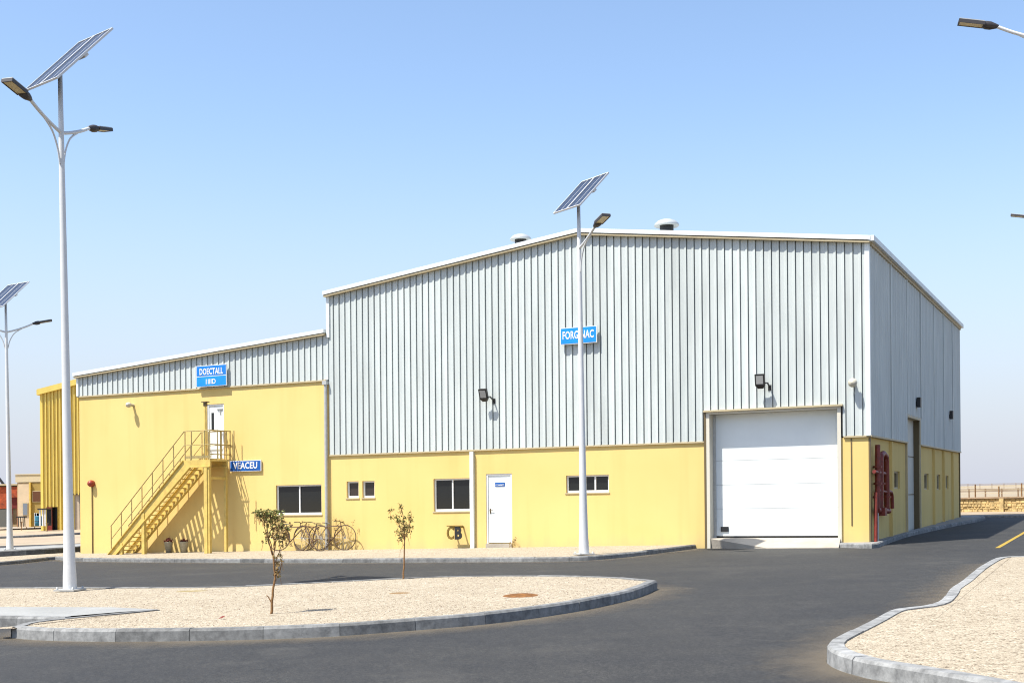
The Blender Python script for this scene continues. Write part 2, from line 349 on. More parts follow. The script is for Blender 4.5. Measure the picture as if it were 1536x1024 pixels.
# ------------------------------------------------------------------ ground and roads
def gfn(x, y, z): return Vector((x, y, z+gz(x, y)))
def sheet(name, pts, h, m, kind='structure'):
    bm = bmesh.new(); vs = [bm.verts.new((p[0], p[1], gz(p[0])+h)) for p in pts]
    f = bm.faces.new(vs); bm.normal_update()
    if f.normal.z < 0: f.normal_flip()
    bmesh.ops.triangulate(bm, faces=[f]); me = bpy.data.meshes.new(name); bm.to_mesh(me); bm.free(); me.materials.append(m)
    o = bpy.data.objects.new(name, me); COL.objects.link(o); o['kind'] = kind; return o
def kerb(name, line, h, w=.15, block=1.0, h0=-.02, left=True, tones=(.7, 1.1), m=None, gap=.007):
    """line = outer top edge; blocks lie to the left of its direction"""
    P = [Vector(p) for p in line]; mb = MB(gfn)
    nrm = []
    for i in range(len(P)):
        d = (P[min(i+1, len(P)-1)]-P[max(i-1, 0)]).normalized(); nn = Vector((-d.y, d.x))
        nrm.append(nn if left else -nn)
    # resample into blocks
    cum = [0]
    for i in range(1, len(P)): cum.append(cum[-1]+(P[i]-P[i-1]).length)
    def at(t):
        t = max(0, min(cum[-1], t))
        for i in range(1, len(P)):
            if cum[i] >= t:
                f = (t-cum[i-1])/max(1e-9, cum[i]-cum[i-1]); return P[i-1].lerp(P[i], f), nrm[i-1].lerp(nrm[i], f).normalized()
        return P[-1], nrm[-1]
    t = 0
    while t < cum[-1]-.02:
        bl = block*random.uniform(.94, 1.03); t1 = min(cum[-1], t+bl); tone = random.uniform(*tones); ns = 4
        dz = random.uniform(-.004, .004); do = random.uniform(-.004, .004)
        vs = []; prof = [(0, h0), (0.008, h-.03), (.03, h), (w, h), (w, h0)]
        for k in range(ns+1):
            p, n_ = at(t+gap/2+(t1-t-gap)*k/ns)
            for o_, z_ in prof:
                q = p+n_*(o_+do); vs.append((q.x, q.y, z_+(dz if z_ > 0 else 0)))
        fs = []
        for k in range(ns):
            for j in range(4): fs.append((k*5+j, (k+1)*5+j, (k+1)*5+j+1, k*5+j+1))
        fs += [(0, 1, 2, 3, 4), tuple(ns*5+j for j in (4, 3, 2, 1, 0))]
        if left: fs = [tuple(reversed(f)) for f in fs]
        mb.add(vs, fs, tone=tone); t = t1
    o = mb.build(name, m or M_KERB); o['kind'] = 'structure'
    return o
def inset(line, w, left=True):
    P = [Vector(p) for p in line]; out = []
    for i in range(len(P)):
        d = (P[min(i+1, len(P)-1)]-P[max(i-1, 0)]).normalized(); nn = Vector((-d.y, d.x))*(1 if left else -1); out.append(P[i]+nn*w)
    return out

# natural ground under everything (world plane reaching the horizon, with low rises far off)
def desert():
    mb = MB(); xs = [-6000, -3000, -1500, -800, -400, -200, -100, 0, 60, 110, 160, 220, 300, 400, 520, 700, 900, 1200, 1600, 2200, 3000, 4200, 6000]
    ys = [-600, -200, -60, 30, 80, 110, 150, 200, 280, 380, 520, 700, 1000, 1500, 2200, 3200, 4600, 6500]
    rnd = random.Random(3)
    vs = []
    for y in ys:
        for x in xs:
            z = K*x-1.5 if y < 300 else K*x*(1-min(1, (y-300)/9000))-1.3
            if y >= 110: z += rnd.uniform(-.3, .5)*min(1, (y-60)/600)
            if y > 900: z += rnd.uniform(0, .0016)*y
            if abs(x) > 200 and y < 60: z = K*max(-200, min(x, 200))-1.6
            vs.append((x, y, z))
    n = len(xs)
    mb.add(vs, [(j*n+i, j*n+i+1, (j+1)*n+i+1, (j+1)*n+i) for j in range(len(ys)-1) for i in range(n-1)], True)
    o = mb.build('ground', M_DSAND); o['kind'] = 'structure'
desert()
sheet('sand_lot', [(-130, -25), (45, -25), (45, 66.5), (26, 66.5), (26, 190), (-130, 190)], -.03, M_SAND)
sheet('road', [(-60, -20), (40, -20), (40, 65.5), (-62, 63.5)], 0, M_ASPH)

# traffic island in the middle
near = [G(u, v) for u, v in ((13, 956), (60, 960), (150, 962), (300, 961), (470, 956), (600, 947), (740, 935), (860, 918), (940, 901), (968, 892), (981, 886))]
HK = .16
tip_ = [G(985, 883.5, .0)]
far = [G(u, v, HK) for u, v in ((955, 867), (925, 864.5), (880, 863), (780, 862), (680, 863), (600, 866), (480, 872), (380, 877), (300, 879), (150, 880), (0, 880), (-260, 882))]
tipL = [G(u, v, HK) for u, v in ((232, 913), (170, 919), (100, 925), (40, 932), (17, 939))]
nearS = smooth_line(tipL+near+tip_+far, 8)
kerb('kerb', nearS, HK, .16, 1.02)
ins = inset(nearS, .13)
sheet('traffic_island', [tuple(p) for p in ins]+[tuple(G(u, v, HK)) for u, v in ((-260, 909.5), (0, 909.5), (170, 910), (238, 912.8))], HK-.015, M_GRAV)
sheet('path', [tuple(G(u, v, HK)) for u, v in ((-260, 909), (0, 909), (170, 909.5), (236, 912.6), (170, 917.3), (100, 923), (0, 922), (-260, 921))], HK-.006, M_SLAB)
kerb('kerb', [G(u, v, HK) for u, v in ((-260, 923), (0, 924), (96, 925))], HK, .15, 1.0)

# gravel strip in front of the building
fedge = smooth_line([G(u, v, .12) for u, v in ((-420, 862), (-200, 853), (0, 842), (77, 834.5), (100, 835.5), (140, 836.5), (300, 837.5), (500, 837.5), (700, 836), (850, 834.5), (930, 829.5), (1000, 821.5), (1040, 816.5), (1050, 814))], 6)
kerb('kerb', fedge, .12, .13, 1.0, tones=(.5, .95))
fi = inset(fedge, .1)
wl = [Wd(s, .1, 0).to_2d() for s in (-4.5, -10, -17, -28.0)]
sheet('gravel_strip', [tuple(p) for p in fi]+[tuple(Wd(-4.53, .0, 0).to_2d())]+[tuple(p) for p in wl]+[tuple(G(u, v, .12)) for u, v in ((118, 827), (0, 834), (-420, 850))], .105, M_GRAV)
# median with the left-hand lamp post
mf = [G(u, v, .24) for u, v in ((-420, 842), (0, 826), (125, 818.5), (170, 815))]
kerb('kerb', smooth_line(mf, 6), .24, .15, 1.0, h0=.0, tones=(.45, .8))
mbk = [G(u, v, .24) for u, v in ((170, 811), (125, 814.5), (0, 821), (-420, 834))]
sheet('median', [tuple(p) for p in inset(mf, .1)]+[tuple(p) for p in mbk], .235, M_SLAB)
kerb('kerb', smooth_line(mbk, 6), .24, .15, 1.0, h0=.0, tones=(.8, 1.2))
# far pavement on the left with sand behind
lf = [G(u, v, .12) for u, v in ((-420, 819), (0, 804), (120, 798), (200, 794.5))]
kerb('kerb', smooth_line(lf, 6), .12, .15, 1.0, tones=(.5, .8))
sheet('sand_lot', [tuple(p) for p in inset(lf, .1)]+[(-5, 150), (-130, 150)], .11, M_SAND)
# apron in front of the roller door and pavement round the corner
ap = [Wd(-4.46, -.02, 0), Wd(-.76, -.02, 0)]
apf = [G(1258, 820.5, .02), G(1150, 821.5, .02), G(1050, 820.5, .02)]
mb = MB(); z0 = .22
v = [Vector((p.x, p.y, z0+K*p.x)) for p in ap]+[Wd(-.76, .34, z0), Wd(-4.46, .34, z0)]+[Vector((p.x, p.y, gz(p.x)+.02)) for p in apf]
mb.add(v, [(0, 1, 2, 3), (0, 4+2, 4+1, 4+0, 1)])
v2 = [p-Vector((0, 0, .25)) for p in v]
mb.add([v[0], v2[0], v[6], v2[6]], [(0, 1, 3, 2)]); mb.add([v[1], v2[1], v[4], v2[4]], [(0, 2, 3, 1)])
mb.add([v[6], v[5], v[4], v2[6], v2[5], v2[4]], [(0, 3, 4, 1), (1, 4, 5, 2)])
mb.build('apron', M_APRON)['kind'] = 'structure'
se = smooth_line([G(u, v, .12) for u, v in ((1257, 814), (1290, 815), (1313, 815), (1324, 811.5), (1360, 799.5), (1400, 790.5), (1440, 782.5), (1470, 777), (1478, 774.5), (1468, 772.5), (1440, 773))], 6)
kerb('kerb', se, .12, .13, 1.0, tones=(.8, 1.15))
bk = [Wd(-4, 25, 0).to_2d(), Wd(-.02, 21, 0).to_2d(), Wd(-.02, .02, 0).to_2d(), Wd(-.74, .0, 0).to_2d()]
sheet('pavement', [tuple(p) for p in inset(se, .1)]+[tuple(p) for p in bk], .112, M_CONC)
# right-hand island
re = smooth_line([G(u, v, HK) for u, v in ((1640, 830), (1536, 833), (1505, 834), (1488, 838), (1462, 853), (1442, 869), (1424, 881), (1417, 890), (1406, 901), (1386, 907), (1352, 911), (1332, 915), (1305, 929), (1272, 945), (1250, 956), (1241, 962), (1241, 970), (1258, 979), (1300, 990), (1345, 997), (1420, 1010), (1536, 1031), (1800, 1075))], 7)
kerb('kerb', re, HK, .17, 1.1, tones=(.95, 1.3))
ri = inset(re, .14)
sheet('traffic_island', [tuple(p) for p in ri]+[(16, 9), (22, 20), (24, 26)], HK-.015, M_GRAV)
# yellow line
p0, p1 = G(1496, 821.5), G(1570, 779); dn = (p1-p0).normalized(); nn = Vector((-dn.y, dn.x))*.055
sheet('road_marking', [tuple(p0-nn), tuple(p1-nn), tuple(p1+nn), tuple(p0+nn)], .004, M_YLINE)
# far pavement on the right
rp = [G(1405, 773.5, .1), G(1450, 772.8, .1), G(1536, 771.8, .1), G(1640, 770.5, .1)]
kerb('kerb', rp, .1, .15, 1.0, tones=(1.0, 1.3))
rw = [G(1405, 770), G(1640, 767.5)]
sheet('pavement', [tuple(p+Vector((0, .08))) for p in rp]+[tuple(rw[1]+Vector((0, 1.5))), tuple(rw[0]+Vector((0, 1.5)))], .092, M_SAND)

def mat_drift():
    m = bpy.data.materials.new('blown_sand'); m.use_nodes = True; n = m.node_tree; L = n.links.new; b = n.nodes['Principled BSDF']
    b.inputs['Base Color'].default_value = (.17, .14, .10, 1); b.inputs['Roughness'].default_value = 1
    at = n.nodes.new('ShaderNodeAttribute'); at.attribute_name = 'fade'; tc = n.nodes.new('ShaderNodeTexCoord')
    z = n.nodes.new('ShaderNodeTexNoise'); z.inputs['Scale'].default_value = 2.2; z.inputs['Detail'].default_value = 9; z.inputs['Roughness'].default_value = .75; L(tc.outputs['Object'], z.inputs[0])
    a = n.nodes.new('ShaderNodeMath'); a.operation = 'ADD'; L(at.outputs['Fac'], a.inputs[0]); L(z.outputs[0], a.inputs[1])
    mr = n.nodes.new('ShaderNodeMapRange'); mr.inputs[1].default_value = .78; mr.inputs[2].default_value = 1.45; mr.inputs[4].default_value = .5; L(a.outputs[0], mr.inputs[0]); L(mr.outputs[0], b.inputs['Alpha'])
    return m
M_DRIFT = mat_drift()
def drift(line, wd_, left):
    P = inset(line, .0, left); Q = inset(line, wd_, left); vs = []; fd = []
    for p, q in zip(P, Q):
        for k, f_ in ((0, 1.), (.35, .55), (1, 0.)): t = p.lerp(q, k); vs.append((t.x, t.y, gz(t.x)+.0035)); fd.append(f_)
    fs = [(3*i+j, 3*i+j+1, 3*i+j+4, 3*i+j+3) for i in range(len(P)-1) for j in (0, 1)]
    me = bpy.data.meshes.new('sand'); me.from_pydata(vs, [], fs); me.materials.append(M_DRIFT)
    at = me.attributes.new('fade', 'FLOAT', 'POINT'); at.data.foreach_set('value', fd)
    bm = bmesh.new(); bm.from_mesh(me); bm.normal_update()
    for f in bm.faces:
        if f.normal.z < 0: f.normal_flip()
    bm.to_mesh(me); bm.free()
    o = bpy.data.objects.new('sand', me); COL.objects.link(o); o['kind'] = 'structure'
drift(nearS, 1.1, False); drift(fedge, .9, False); drift(re, 1.2, False)

def inside(p, poly):
    c = False; n = len(poly)
    for i in range(n):
        a, b = poly[i], poly[i-1]
        if (a[1] > p[1]) != (b[1] > p[1]) and p[0] < (b[0]-a[0])*(p[1]-a[1])/(b[1]-a[1])+a[0]: c = not c
    return c
def pebbles(poly, h, n, box, seed, m, smin=.012, smax=.032):
    rn = random.Random(seed); mb = MB(gfn); k = 0; tries = 0
    while k < n and tries < n*12:
        tries += 1; x = rn.uniform(box[0], box[1]); y = rn.uniform(box[2], box[3])
        if not inside((x, y), poly): continue
        k += 1; sz = rn.uniform(smin, smax)*rn.uniform(.7, 1.2); a = rn.uniform(0, 6.28); ca, sa = math.cos(a), math.sin(a)
        v = [(x+(ca*px_-sa*py_)*sz, y+(sa*px_+ca*py_)*sz, h+pz_*sz*.7) for px_, py_, pz_ in ((1.1, 0, 0), (.25, .8, .1), (-.9, .35, 0), (-.6, -.7, .1), (.5, -.75, 0), (.1, .05, .95))]
        mb.add(v, [(0, 1, 5), (1, 2, 5), (2, 3, 5), (3, 4, 5), (4, 0, 5)])
    o = mb.build('gravel', m); o['kind'] = 'stuff'
isl = [tuple(p) for p in ins]+[tuple(G(u, v, HK)) for u, v in ((-260, 909.5), (0, 909.5), (170, 910), (238, 912.8))]
risl = [tuple(p) for p in ri]+[(16, 9), (22, 20), (24, 26)]
for i_, m_ in enumerate((mat('pebble_pale', (.42, .38, .32), .95), mat('pebble_sand', (.34, .28, .21), .95), mat('pebble_brown', (.13, .09, .06), .95))):
    pebbles(isl, HK-.02, (1900, 1900, 2200)[i_], (-10, 4, 16, 30), 20+i_, m_, .008, .021)
    pebbles(risl, HK-.02, (1200, 1200, 1500)[i_], (3, 10, 10.5, 25), 30+i_, m_, .006, .016)

# soil patches, litter on the island
def patch(u, v, w_, d_, m, name='soil_patch', hh=.025, h=HK-.014):
    c = G(u, v, h); mb = MB(gfn); n = 18; rings = 4; rnd = random.Random(u); vs = [(c.x, c.y, h+hh)]
    for r_ in range(1, rings+1):
        for k in range(n):
            a = 2*math.pi*k/n; q = r_/rings*(1 if r_ < rings else rnd.uniform(.8, 1.15))
            vs.append((c.x+math.cos(a)*w_/2*q, c.y+math.sin(a)*d_/2*q, h+hh*(1-q*q)*rnd.uniform(.6, 1.2)-(.006 if r_ == rings else 0)))
    fs = [(0, 1+k, 1+(k+1) % n) for k in range(n)]
    for r_ in range(rings-1):
        for k in range(n): fs.append((1+r_*n+k, 1+(r_+1)*n+k, 1+(r_+1)*n+(k+1) % n, 1+r_*n+(k+1) % n))
    mb.add(vs, fs, True); o = mb.build(name, m); o['kind'] = 'structure'; return o
patch(781, 892.5, .62, .85, M_SOIL); patch(599, 889, .42, .35, mat('soil_pale', (.23,.14,.06), 1, 0, .4, 9, .5, 40), hh=.012)
patch(287, 886, .7, .3, mat('soil_yellow', (.27, .21, .09), 1, 0, .3, 9, .5, 40), hh=.012)

# ------------------------------------------------------------------ the warehouse
BL = Wd(-8.4, 0, 0); BL.z = gz(BL.x)
wh = empty('warehouse', BL, 0, 'large grey ribbed metal and yellow rendered warehouse with a lower lean-to wing on its left', 'warehouse')
SL, SR, YB = -17.25, 0., 21.3        # main hall
AL = -28.1                           # lean-to left end
RS, RZ = -8.36, 9.24                 # ridge
EZ = 8.16                            # eave (cladding top)
TZ = 2.94                            # top of the masonry
AZ0, AZ1 = 6.12, 6.92                # lean-to roof line
AT = 5.40
def roofz(s):
    return EZ+(RZ-EZ)*(1-abs(s-RS)/(RS-SL if s < RS else SR-RS))
def annz(s): return AZ0+(AZ1-AZ0)*(s-AL)/(SL-AL)
def wallgrid(s0, s1, z0f, z1, holes, thick=.22, y=0.):
    """wall face with openings (s0,s1,z0,z1) and their reveals; seen from -y"""
    mb = B(); ss = sorted({s0, s1, *[h[0] for h in holes], *[h[1] for h in holes]}); zs = sorted({z1, *[h[2] for h in holes], *[h[3] for h in holes]})
    for i in range(len(ss)-1):
        a, b = ss[i], ss[i+1]; zz = [None]+zs
        for j in range(len(zz)-1):
            c, d = zz[j], zz[j+1]; cm = (z0f(a)+.01 if c is None else c); mid = ((a+b)/2, (cm+d)/2)
            if any(h[0] < mid[0] < h[1] and h[2] < mid[1] < h[3] for h in holes): continue
            mb.add([(a, y, z0f(a) if c is None else c), (b, y, z0f(b) if c is None else c), (b, y, d), (a, y, d)], [(0, 1, 2, 3)])
    for h in holes:
        a, b, c, d = h; t = y+thick
        mb.add([(a, y, c), (b, y, c), (b, y, d), (a, y, d), (a, t, c), (b, t, c), (b, t, d), (a, t, d)], [(0, 4, 5, 1), (1, 5, 6, 2), (2, 6, 7, 3), (3, 7, 4, 0)])
    return mb
zg = lambda s: wg(s)-.15
W1 = (-19.42, -17.60, 1.04, 2.03); W2a = (-16.62, -16.16, 1.56, 2.10); W2b = (-16.02, -15.56, 1.56, 2.10)
W3 = (-13.39, -12.10, 1.09, 2.11); W4 = (-8.86, -7.49, 1.59, 2.11)
PD = (-11.54, -10.66, .08, 2.22); UD = (-22.28, -21.56, 2.98, 4.87); BD = (-4.40, -.82, .24, 3.74)
m1 = wallgrid(SL, -4.50, zg, TZ, [W2a, W2b, W3, W4, PD]); m1.build('wall', M_YEL, wh)
m2 = wallgrid(-.72, 0, zg, TZ, []); m2.add([(-.72, 0, -.3), (-.72, .34, -.3), (-.72, .34, TZ), (-.72, 0, TZ)], [(0, 1, 2, 3)])
m2.add([(0, 0, -.3), (0, .3, -.3), (0, .3, TZ), (0, 0, TZ)], [(0, 1, 2, 3)]); m2.build('wall', M_YEL, wh)
mb = wallgrid(AL, SL, zg, AT, [W1, UD])
mb.add([(AL, 0, -.8), (AL, 14, -.8), (AL, 14, AT), (AL, 0, AT)], [(3, 2, 1, 0)]); mb.build('wall', M_YEL, wh)
# side wall with recessed goods door
SD = (6.55, 9.4, .1, 3.78)
def sidew(): 
    mb = MB(lambda y, x, z: Wd(x, y, z)); return mb
mb = sidew()
holes = [(4.25, 5.35, 1.52, 2.05), (10.75, 11.85, 1.46, 2.02), (14.1, 15.1, 1.43, 2.0), (16.75, 17.6, 1.45, 1.97)]
def sidegrid(y0, y1, z0, z1, hs, x=0, thick=-.2):
    m_ = sidew(); ss = sorted({y0, y1, *[h[0] for h in hs], *[h[1] for h in hs]}); zs = sorted({z0, z1, *[h[2] for h in hs], *[h[3] for h in hs]})
    for i in range(len(ss)-1):
        for j in range(len(zs)-1):
            a, b, c, d = ss[i], ss[i+1], zs[j], zs[j+1]; md = ((a+b)/2, (c+d)/2)
            if any(h[0] < md[0] < h[1] and h[2] < md[1] < h[3] for h in hs): continue
            m_.add([(a, x, c), (b, x, c), (b, x, d), (a, x, d)], [(0, 1, 2, 3)])
    for a, b, c, d in hs:
        t = x+thick
        m_.add([(a, x, c), (b, x, c), (b, x, d), (a, x, d), (a, t, c), (b, t, c), (b, t, d), (a, t, d)], [(0, 4, 5, 1), (1, 5, 6, 2), (2, 6, 7, 3), (3, 7, 4, 0)])
    return m_
sidegrid(.3, SD[0], -.3, TZ, holes[:1]).build('side_wall', M_YEL, wh)
sidegrid(SD[1], YB, -.3, TZ, holes[1:]).build('side_wall', M_YEL, wh)
bkw = B(); bkw.add([(SL, YB, -1), (0, YB, -1), (0, YB, EZ), (RS, YB, RZ), (SL, YB, EZ)], [(4, 3, 2, 1, 0)])
bkw.add([(AL, 14, -1), (SL, 14, -1), (SL, 14, AZ1), (AL, 14, AZ0)], [(3, 2, 1, 0)])
bkw.add([(SL, 0.02, AZ1-.3), (SL, YB, 0), (SL, YB, EZ), (SL, 0.02, EZ)], [(0, 3, 2, 1)])
bkw.build('rear_wall', M_CLAD, wh)

# ribbed cladding: a real folded profile
def clad_profile(t0, t1, pitch):
    """list of (t, depth) ; depth positive = outwards"""
    out = []; t = t0
    while t < t1-.02:
        for dt, dd in ((0, .0), (.50, .0), (.60, .016), (.79, .020), (.83, .034), (.855, .034), (.86, -.06), (.975, -.06), (.98, .0)):
            q = t+dt*pitch
            if q < t1: out.append((q, dd))
        t += pitch
    out.append((t1, 0)); return out
def front_clad(s0, s1, bot, top, pitch):
    mb = B(); pr = clad_profile(s0, s1, pitch); rn_ = random.Random(int(-s0*10)); tn = [rn_.uniform(.91, 1.05) for _ in range(60)]
    for (a, da), (b, db) in zip(pr[:-1], pr[1:]):
        mb.add([(a, -.03-da, bot((a+b)/2)), (b, -.03-db, bot((a+b)/2)), (b, -.03-db, top(b)), (a, -.03-da, top(a))], [(0, 1, 2, 3)], tone=tn[int((a-s0+1e-4)/(pitch*4))])
    return mb
def main_bot(s): return 3.80 if -4.53 < s < -.70 else TZ+.04
mb = front_clad(SL, SR, main_bot, lambda s: roofz(s)+.05, .2225)
mb.build('cladding', M_CLADT, wh)
mb = front_clad(AL, SL, lambda s: AT+.04, lambda s: annz(s)+.05, .2365)
mb.add([(AL, -.03, AT), (AL, 14, AT), (AL, 14, AZ0), (AL, -.03, AZ0)], [(3, 2, 1, 0)]); mb.build('cladding', M_CLAD, wh)
mb = sidew(); pr = clad_profile(0.0, YB, .36)
for (a, da), (b, db) in zip(pr[:-1], pr[1:]):
    bt = SD[3]+.05 if SD[0]-.05 < (a+b)/2 < SD[1]+.05 else TZ+.04
    mb.add([(a, .05+da*1.1, bt), (b, .05+db*1.1, bt), (b, .05+db*1.1, EZ+.04), (a, .05+da*1.1, EZ+.04)], [(0, 1, 2, 3)])
mb.build('side_cladding', M_CLAD, wh)
# corner flashings
B().box(-.05, .075, -.075, -.03, TZ+.04, EZ).box(.03, .075, -.03, .07, TZ+.04, EZ).build('corner_flashing', M_TRIM, wh)
B().box(SL-.06, SL+.05, -.08, -.03, AZ1-.1, EZ+.02).build('corner_flashing', M_TRIM, wh)
B().box(AL-.06, AL+.03, -.08, -.03, AT+.05, AZ0+.02).build('corner_flashing', M_TRIM, wh)
# pilaster ribs on the long side
for y in (3.42, 12.95, 15.75, 18.6):
    sidew().box(y-.05, y+.05, 0.0, .09, -.3, TZ-.03).build('pilaster', M_YEL, wh)
for y in (3.42, 6.5, 9.6, 12.95, 15.75, 18.6):
    sidew().box(y-.06, y+.06, .03, .10, TZ+.05 if abs(y-8) > 1.8 else SD[3]+.1, EZ).build('cladding_seam', M_CLAD, wh)
sidew().box(.0, .1, 0, .05, -.3, TZ-.03).build('corner_post', M_BRONZE, wh); sidew().box(YB-.1, YB, 0, .05, -.3, EZ).build('corner_post', M_BRONZE, wh)
# ledge trims
def slab(mb, s0, s1, z0f, z1f, y0, y1):
    v = [(s0, y0, z0f(s0)), (s1, y0, z0f(s1)), (s1, y1, z0f(s1)), (s0, y1, z0f(s0)), (s0, y0, z1f(s0)), (s1, y0, z1f(s1)), (s1, y1, z1f(s1)), (s0, y1, z1f(s0))]
    mb.add(v, [(0, 3, 2, 1), (4, 5, 6, 7), (0, 1, 5, 4), (1, 2, 6, 5), (2, 3, 7, 6), (3, 0, 4, 7)])
B().box(SL, -4.57, -.055, 0.02, TZ-.0, TZ+.045).box(-.65, .10, -.055, 0.02, TZ, TZ+.045).box(0.02, .10, .02, SD[0]-.06, TZ, TZ+.05).box(.02, .10, SD[1]+.06, YB, TZ, TZ+.05).build('ledge_flashing', M_CREAM, wh)
B().box(AL-.05, SL-.12, -.055, 0.02, AT, AT+.05).build('ledge_flashing', M_CREAM, wh)
# roof and its edge trims (front barge): white band, brown shadow line, cream strip
def band(name, m, dz0, dz1, y0, ext=.12):
    a = B(); slab(a, SL-ext, RS, lambda s: roofz(s)+dz0, lambda s: roofz(s)+dz1, y0, .05); slab(a, RS, SR+ext, lambda s: roofz(s)+dz0, lambda s: roofz(s)+dz1, y0, .05); a.build(name, m, wh)
    a = B(); slab(a, AL-ext, SL-.09, lambda s: annz(s)+dz0, lambda s: annz(s)+dz1, y0, .05); a.build(name, m, wh)
band('barge_board', M_TRIM, .06, .18, -.20); band('barge_line', M_BRONZE, .035, .06, -.16, .1); band('barge_strip', M_CREAM, -.01, .035, -.18, .1)
def roofslab(s0, s1, f, y0, y1, name='roof'):
    a = B(); slab(a, s0, s1, lambda s: f(s)+.08, lambda s: f(s)+.15, y0, y1); return a.build(name, M_ROOF, wh)
roofslab(SL-.1, RS, roofz, .052, YB+.1); roofslab(RS, SR+.1, roofz, .052, YB+.1); roofslab(AL-.1, SL, annz, .052, 14.1)
B().box(.08, .22, -.18, YB+.1, EZ+.02, EZ+.165).build('gutter', M_TRIM, wh)
B().box(.04, .12, .08, YB+.05, EZ-.06, EZ+.02).build('gutter_strip', M_CREAM, wh)
# windows
def window(r, n, m=M_GLASS, name='window', fw=.05, y=.10, out=True):
    a, b, c, d = r; fr = B(); fr.box(a, b, y-.03, y+.04, c, c+fw*1.3); fr.box(a, b, y-.03, y+.04, d-fw, d)
    fr.box(a, a+fw, y-.03, y+.04, c+fw*1.3, d-fw); fr.box(b-fw, b, y-.03, y+.04, c+fw*1.3, d-fw)
    for k in range(1, n):
        q = a+(b-a)*k/n; fr.box(q-fw*.45, q+fw*.45, y-.033, y+.04, c+fw*1.3, d-fw)
    f = fr.build(name, M_ALU, wh)
    B().add([(a, y+.01, c), (b, y+.01, c), (b, y+.01, d), (a, y+.01, d)], [(0, 1, 2, 3)]).build('pane', m, wh).parent = f
    B().box(a-.03, b+.03, -.025, y-.03, c-.035, c-.002).build('sill', M_CREAM, wh).parent = f
    return f
window(W1, 2); window(W2a, 1, M_GLASSB); window(W2b, 1, M_GLASSB); window(W3, 2); window(W4, 3)
for (y0, y1, z0, z1) in holes:
    f = sidew(); 
    for q in ((y0, y1, z0, z0+.05), (y0, y1, z1-.05, z1), (y0, y0+.05, z0+.05, z1-.05), (y1-.05, y1, z0+.05, z1-.05)): f.box(q[0], q[1], -.12, -.06, q[2], q[3])
    fw_ = f.build('window', M_CREAM, wh)
    sidew().add([(y0, -.1, z0), (y1, -.1, z0), (y1, -.1, z1), (y0, -.1, z1)], [(0, 1, 2, 3)]).build('pane', M_GLASSB, wh).parent = fw_
# doors
def leaf(r, name, y, hside, handle=True):
    a, b, c, d = r
    B().box(a, a+.05, y-.05, y+.05, c, d).box(b-.05, b, y-.05, y+.05, c, d).box(a+.05, b-.05, y-.05, y+.05, d-.05, d).build('door_frame', M_ALU, wh)
    dr = B().box(a+.055, b-.055, y-.02, y+.03, c+.03, d-.055).build(name, M_DOOR, wh)
    return dr
d1 = leaf(PD, 'door', .07, 0)
B().box(PD[0]+.10, PD[0]+.135, .035, .05, 1.0, 1.16).box(PD[0]+.10, PD[0]+.24, -.0, .02, 1.085, 1.105).box(PD[0]+.11, PD[0]+.13, .0, .05, 1.085, 1.105).build('handle', M_BRONZE, wh)
B().box(PD[0], PD[1], -.06, .06, wg(-11)-.1, .078).build('door_step', M_APRON, wh)
d2 = leaf(UD, 'door', .07, 0)
B().add([(UD[0]+.15, .045, 3.98), (UD[0]+.26, .045, 3.98), (UD[0]+.26, .045, 4.58), (UD[0]+.15, .045, 4.58)], [(0, 1, 2, 3)]).build('pane', M_GLASS, wh)
B().box(UD[0]+.40, UD[0]+.66, .01, .045, 4.68, 4.71).box(UD[0]+.52, UD[0]+.56, .02, .045, 4.52, 4.68).build('door_closer', M_GALV, wh)
# roller door: four panels with fine joints, recessed
yd = .34
for k, (a, b) in enumerate(((.27, 1.05), (1.05, 1.73), (1.73, 2.42), (2.42, 3.74))):
    mbd = B().box(BD[0]+.07, BD[1]-.07, yd, yd+.04, a+.004, b-.004)
    mbd.build('door_panel', M_DOOR, wh)
B().box(BD[0]+.07, BD[1]-.07, yd+.01, yd+.05, .235, .272).build('door_seal', M_RUBBER, wh)
B().box(BD[0], BD[0]+.07, yd-.05, yd+.05, .22, 3.74).build('door_guide', M_GALV, wh); B().box(BD[1]-.07, BD[1], yd-.05, yd+.05, .22, 3.74).build('door_guide', M_GALV, wh)
B().box(BD[0]+.2, BD[0]+.42, yd-.035, yd-.002, .40, .54).build('door_box', M_BLACK, wh)
# opening frame
B().box(-4.50, -4.402, -.06, yd+.05, wg(-4.5)-.1, 3.74).box(-.818, -.72, -.06, yd+.05, wg(-.8)-.1, 3.74).box(-4.50, -.72, -.06, yd+.05, 3.742, 3.80).build('opening_frame', mat('frame_pale', (.58, .54, .44), .5), wh)
B().box(-4.56, -.66, -.14, -.03, 3.802, 3.85).build('opening_hood', M_CREAM, wh)
B().box(-4.56, -4.50, -.07, -.0, wg(-4.5)-.1, 3.80).build('opening_edge', M_BRONZE, wh)
# groove in the pier beside the door
B().box(-.47, -.435, -.012, -.001, .55, TZ-.02).build('pier_joint', M_BRONZE, wh)
# side goods door
sidew().box(SD[0], SD[1], -.22, -.16, SD[2], SD[3]).build('side_door', mat('side_door_grey', (.55, .54, .47), .6, 0, .1, 1), wh)
sidew().box(SD[1], SD[1]+.09, -.5, .02, -.3, SD[3]).build('side_door_jamb', M_BRONZE, wh)
f = sidew().box(SD[0]-.09, SD[0], -.5, .07, -.3, SD[3]).box(SD[1], SD[1]+.09, .02, .07, -.3, SD[3]).box(SD[0]-.09, SD[1]+.09, -.5, .07, SD[3], SD[3]+.1); f.build('side_door_frame', M_CREAM, wh)
for z in (1.3, 2.55): sidew().box(SD[0]+.02, SD[1]-.02, -.16, -.15, z, z+.03).build('side_door_rail', M_BRONZE, wh)
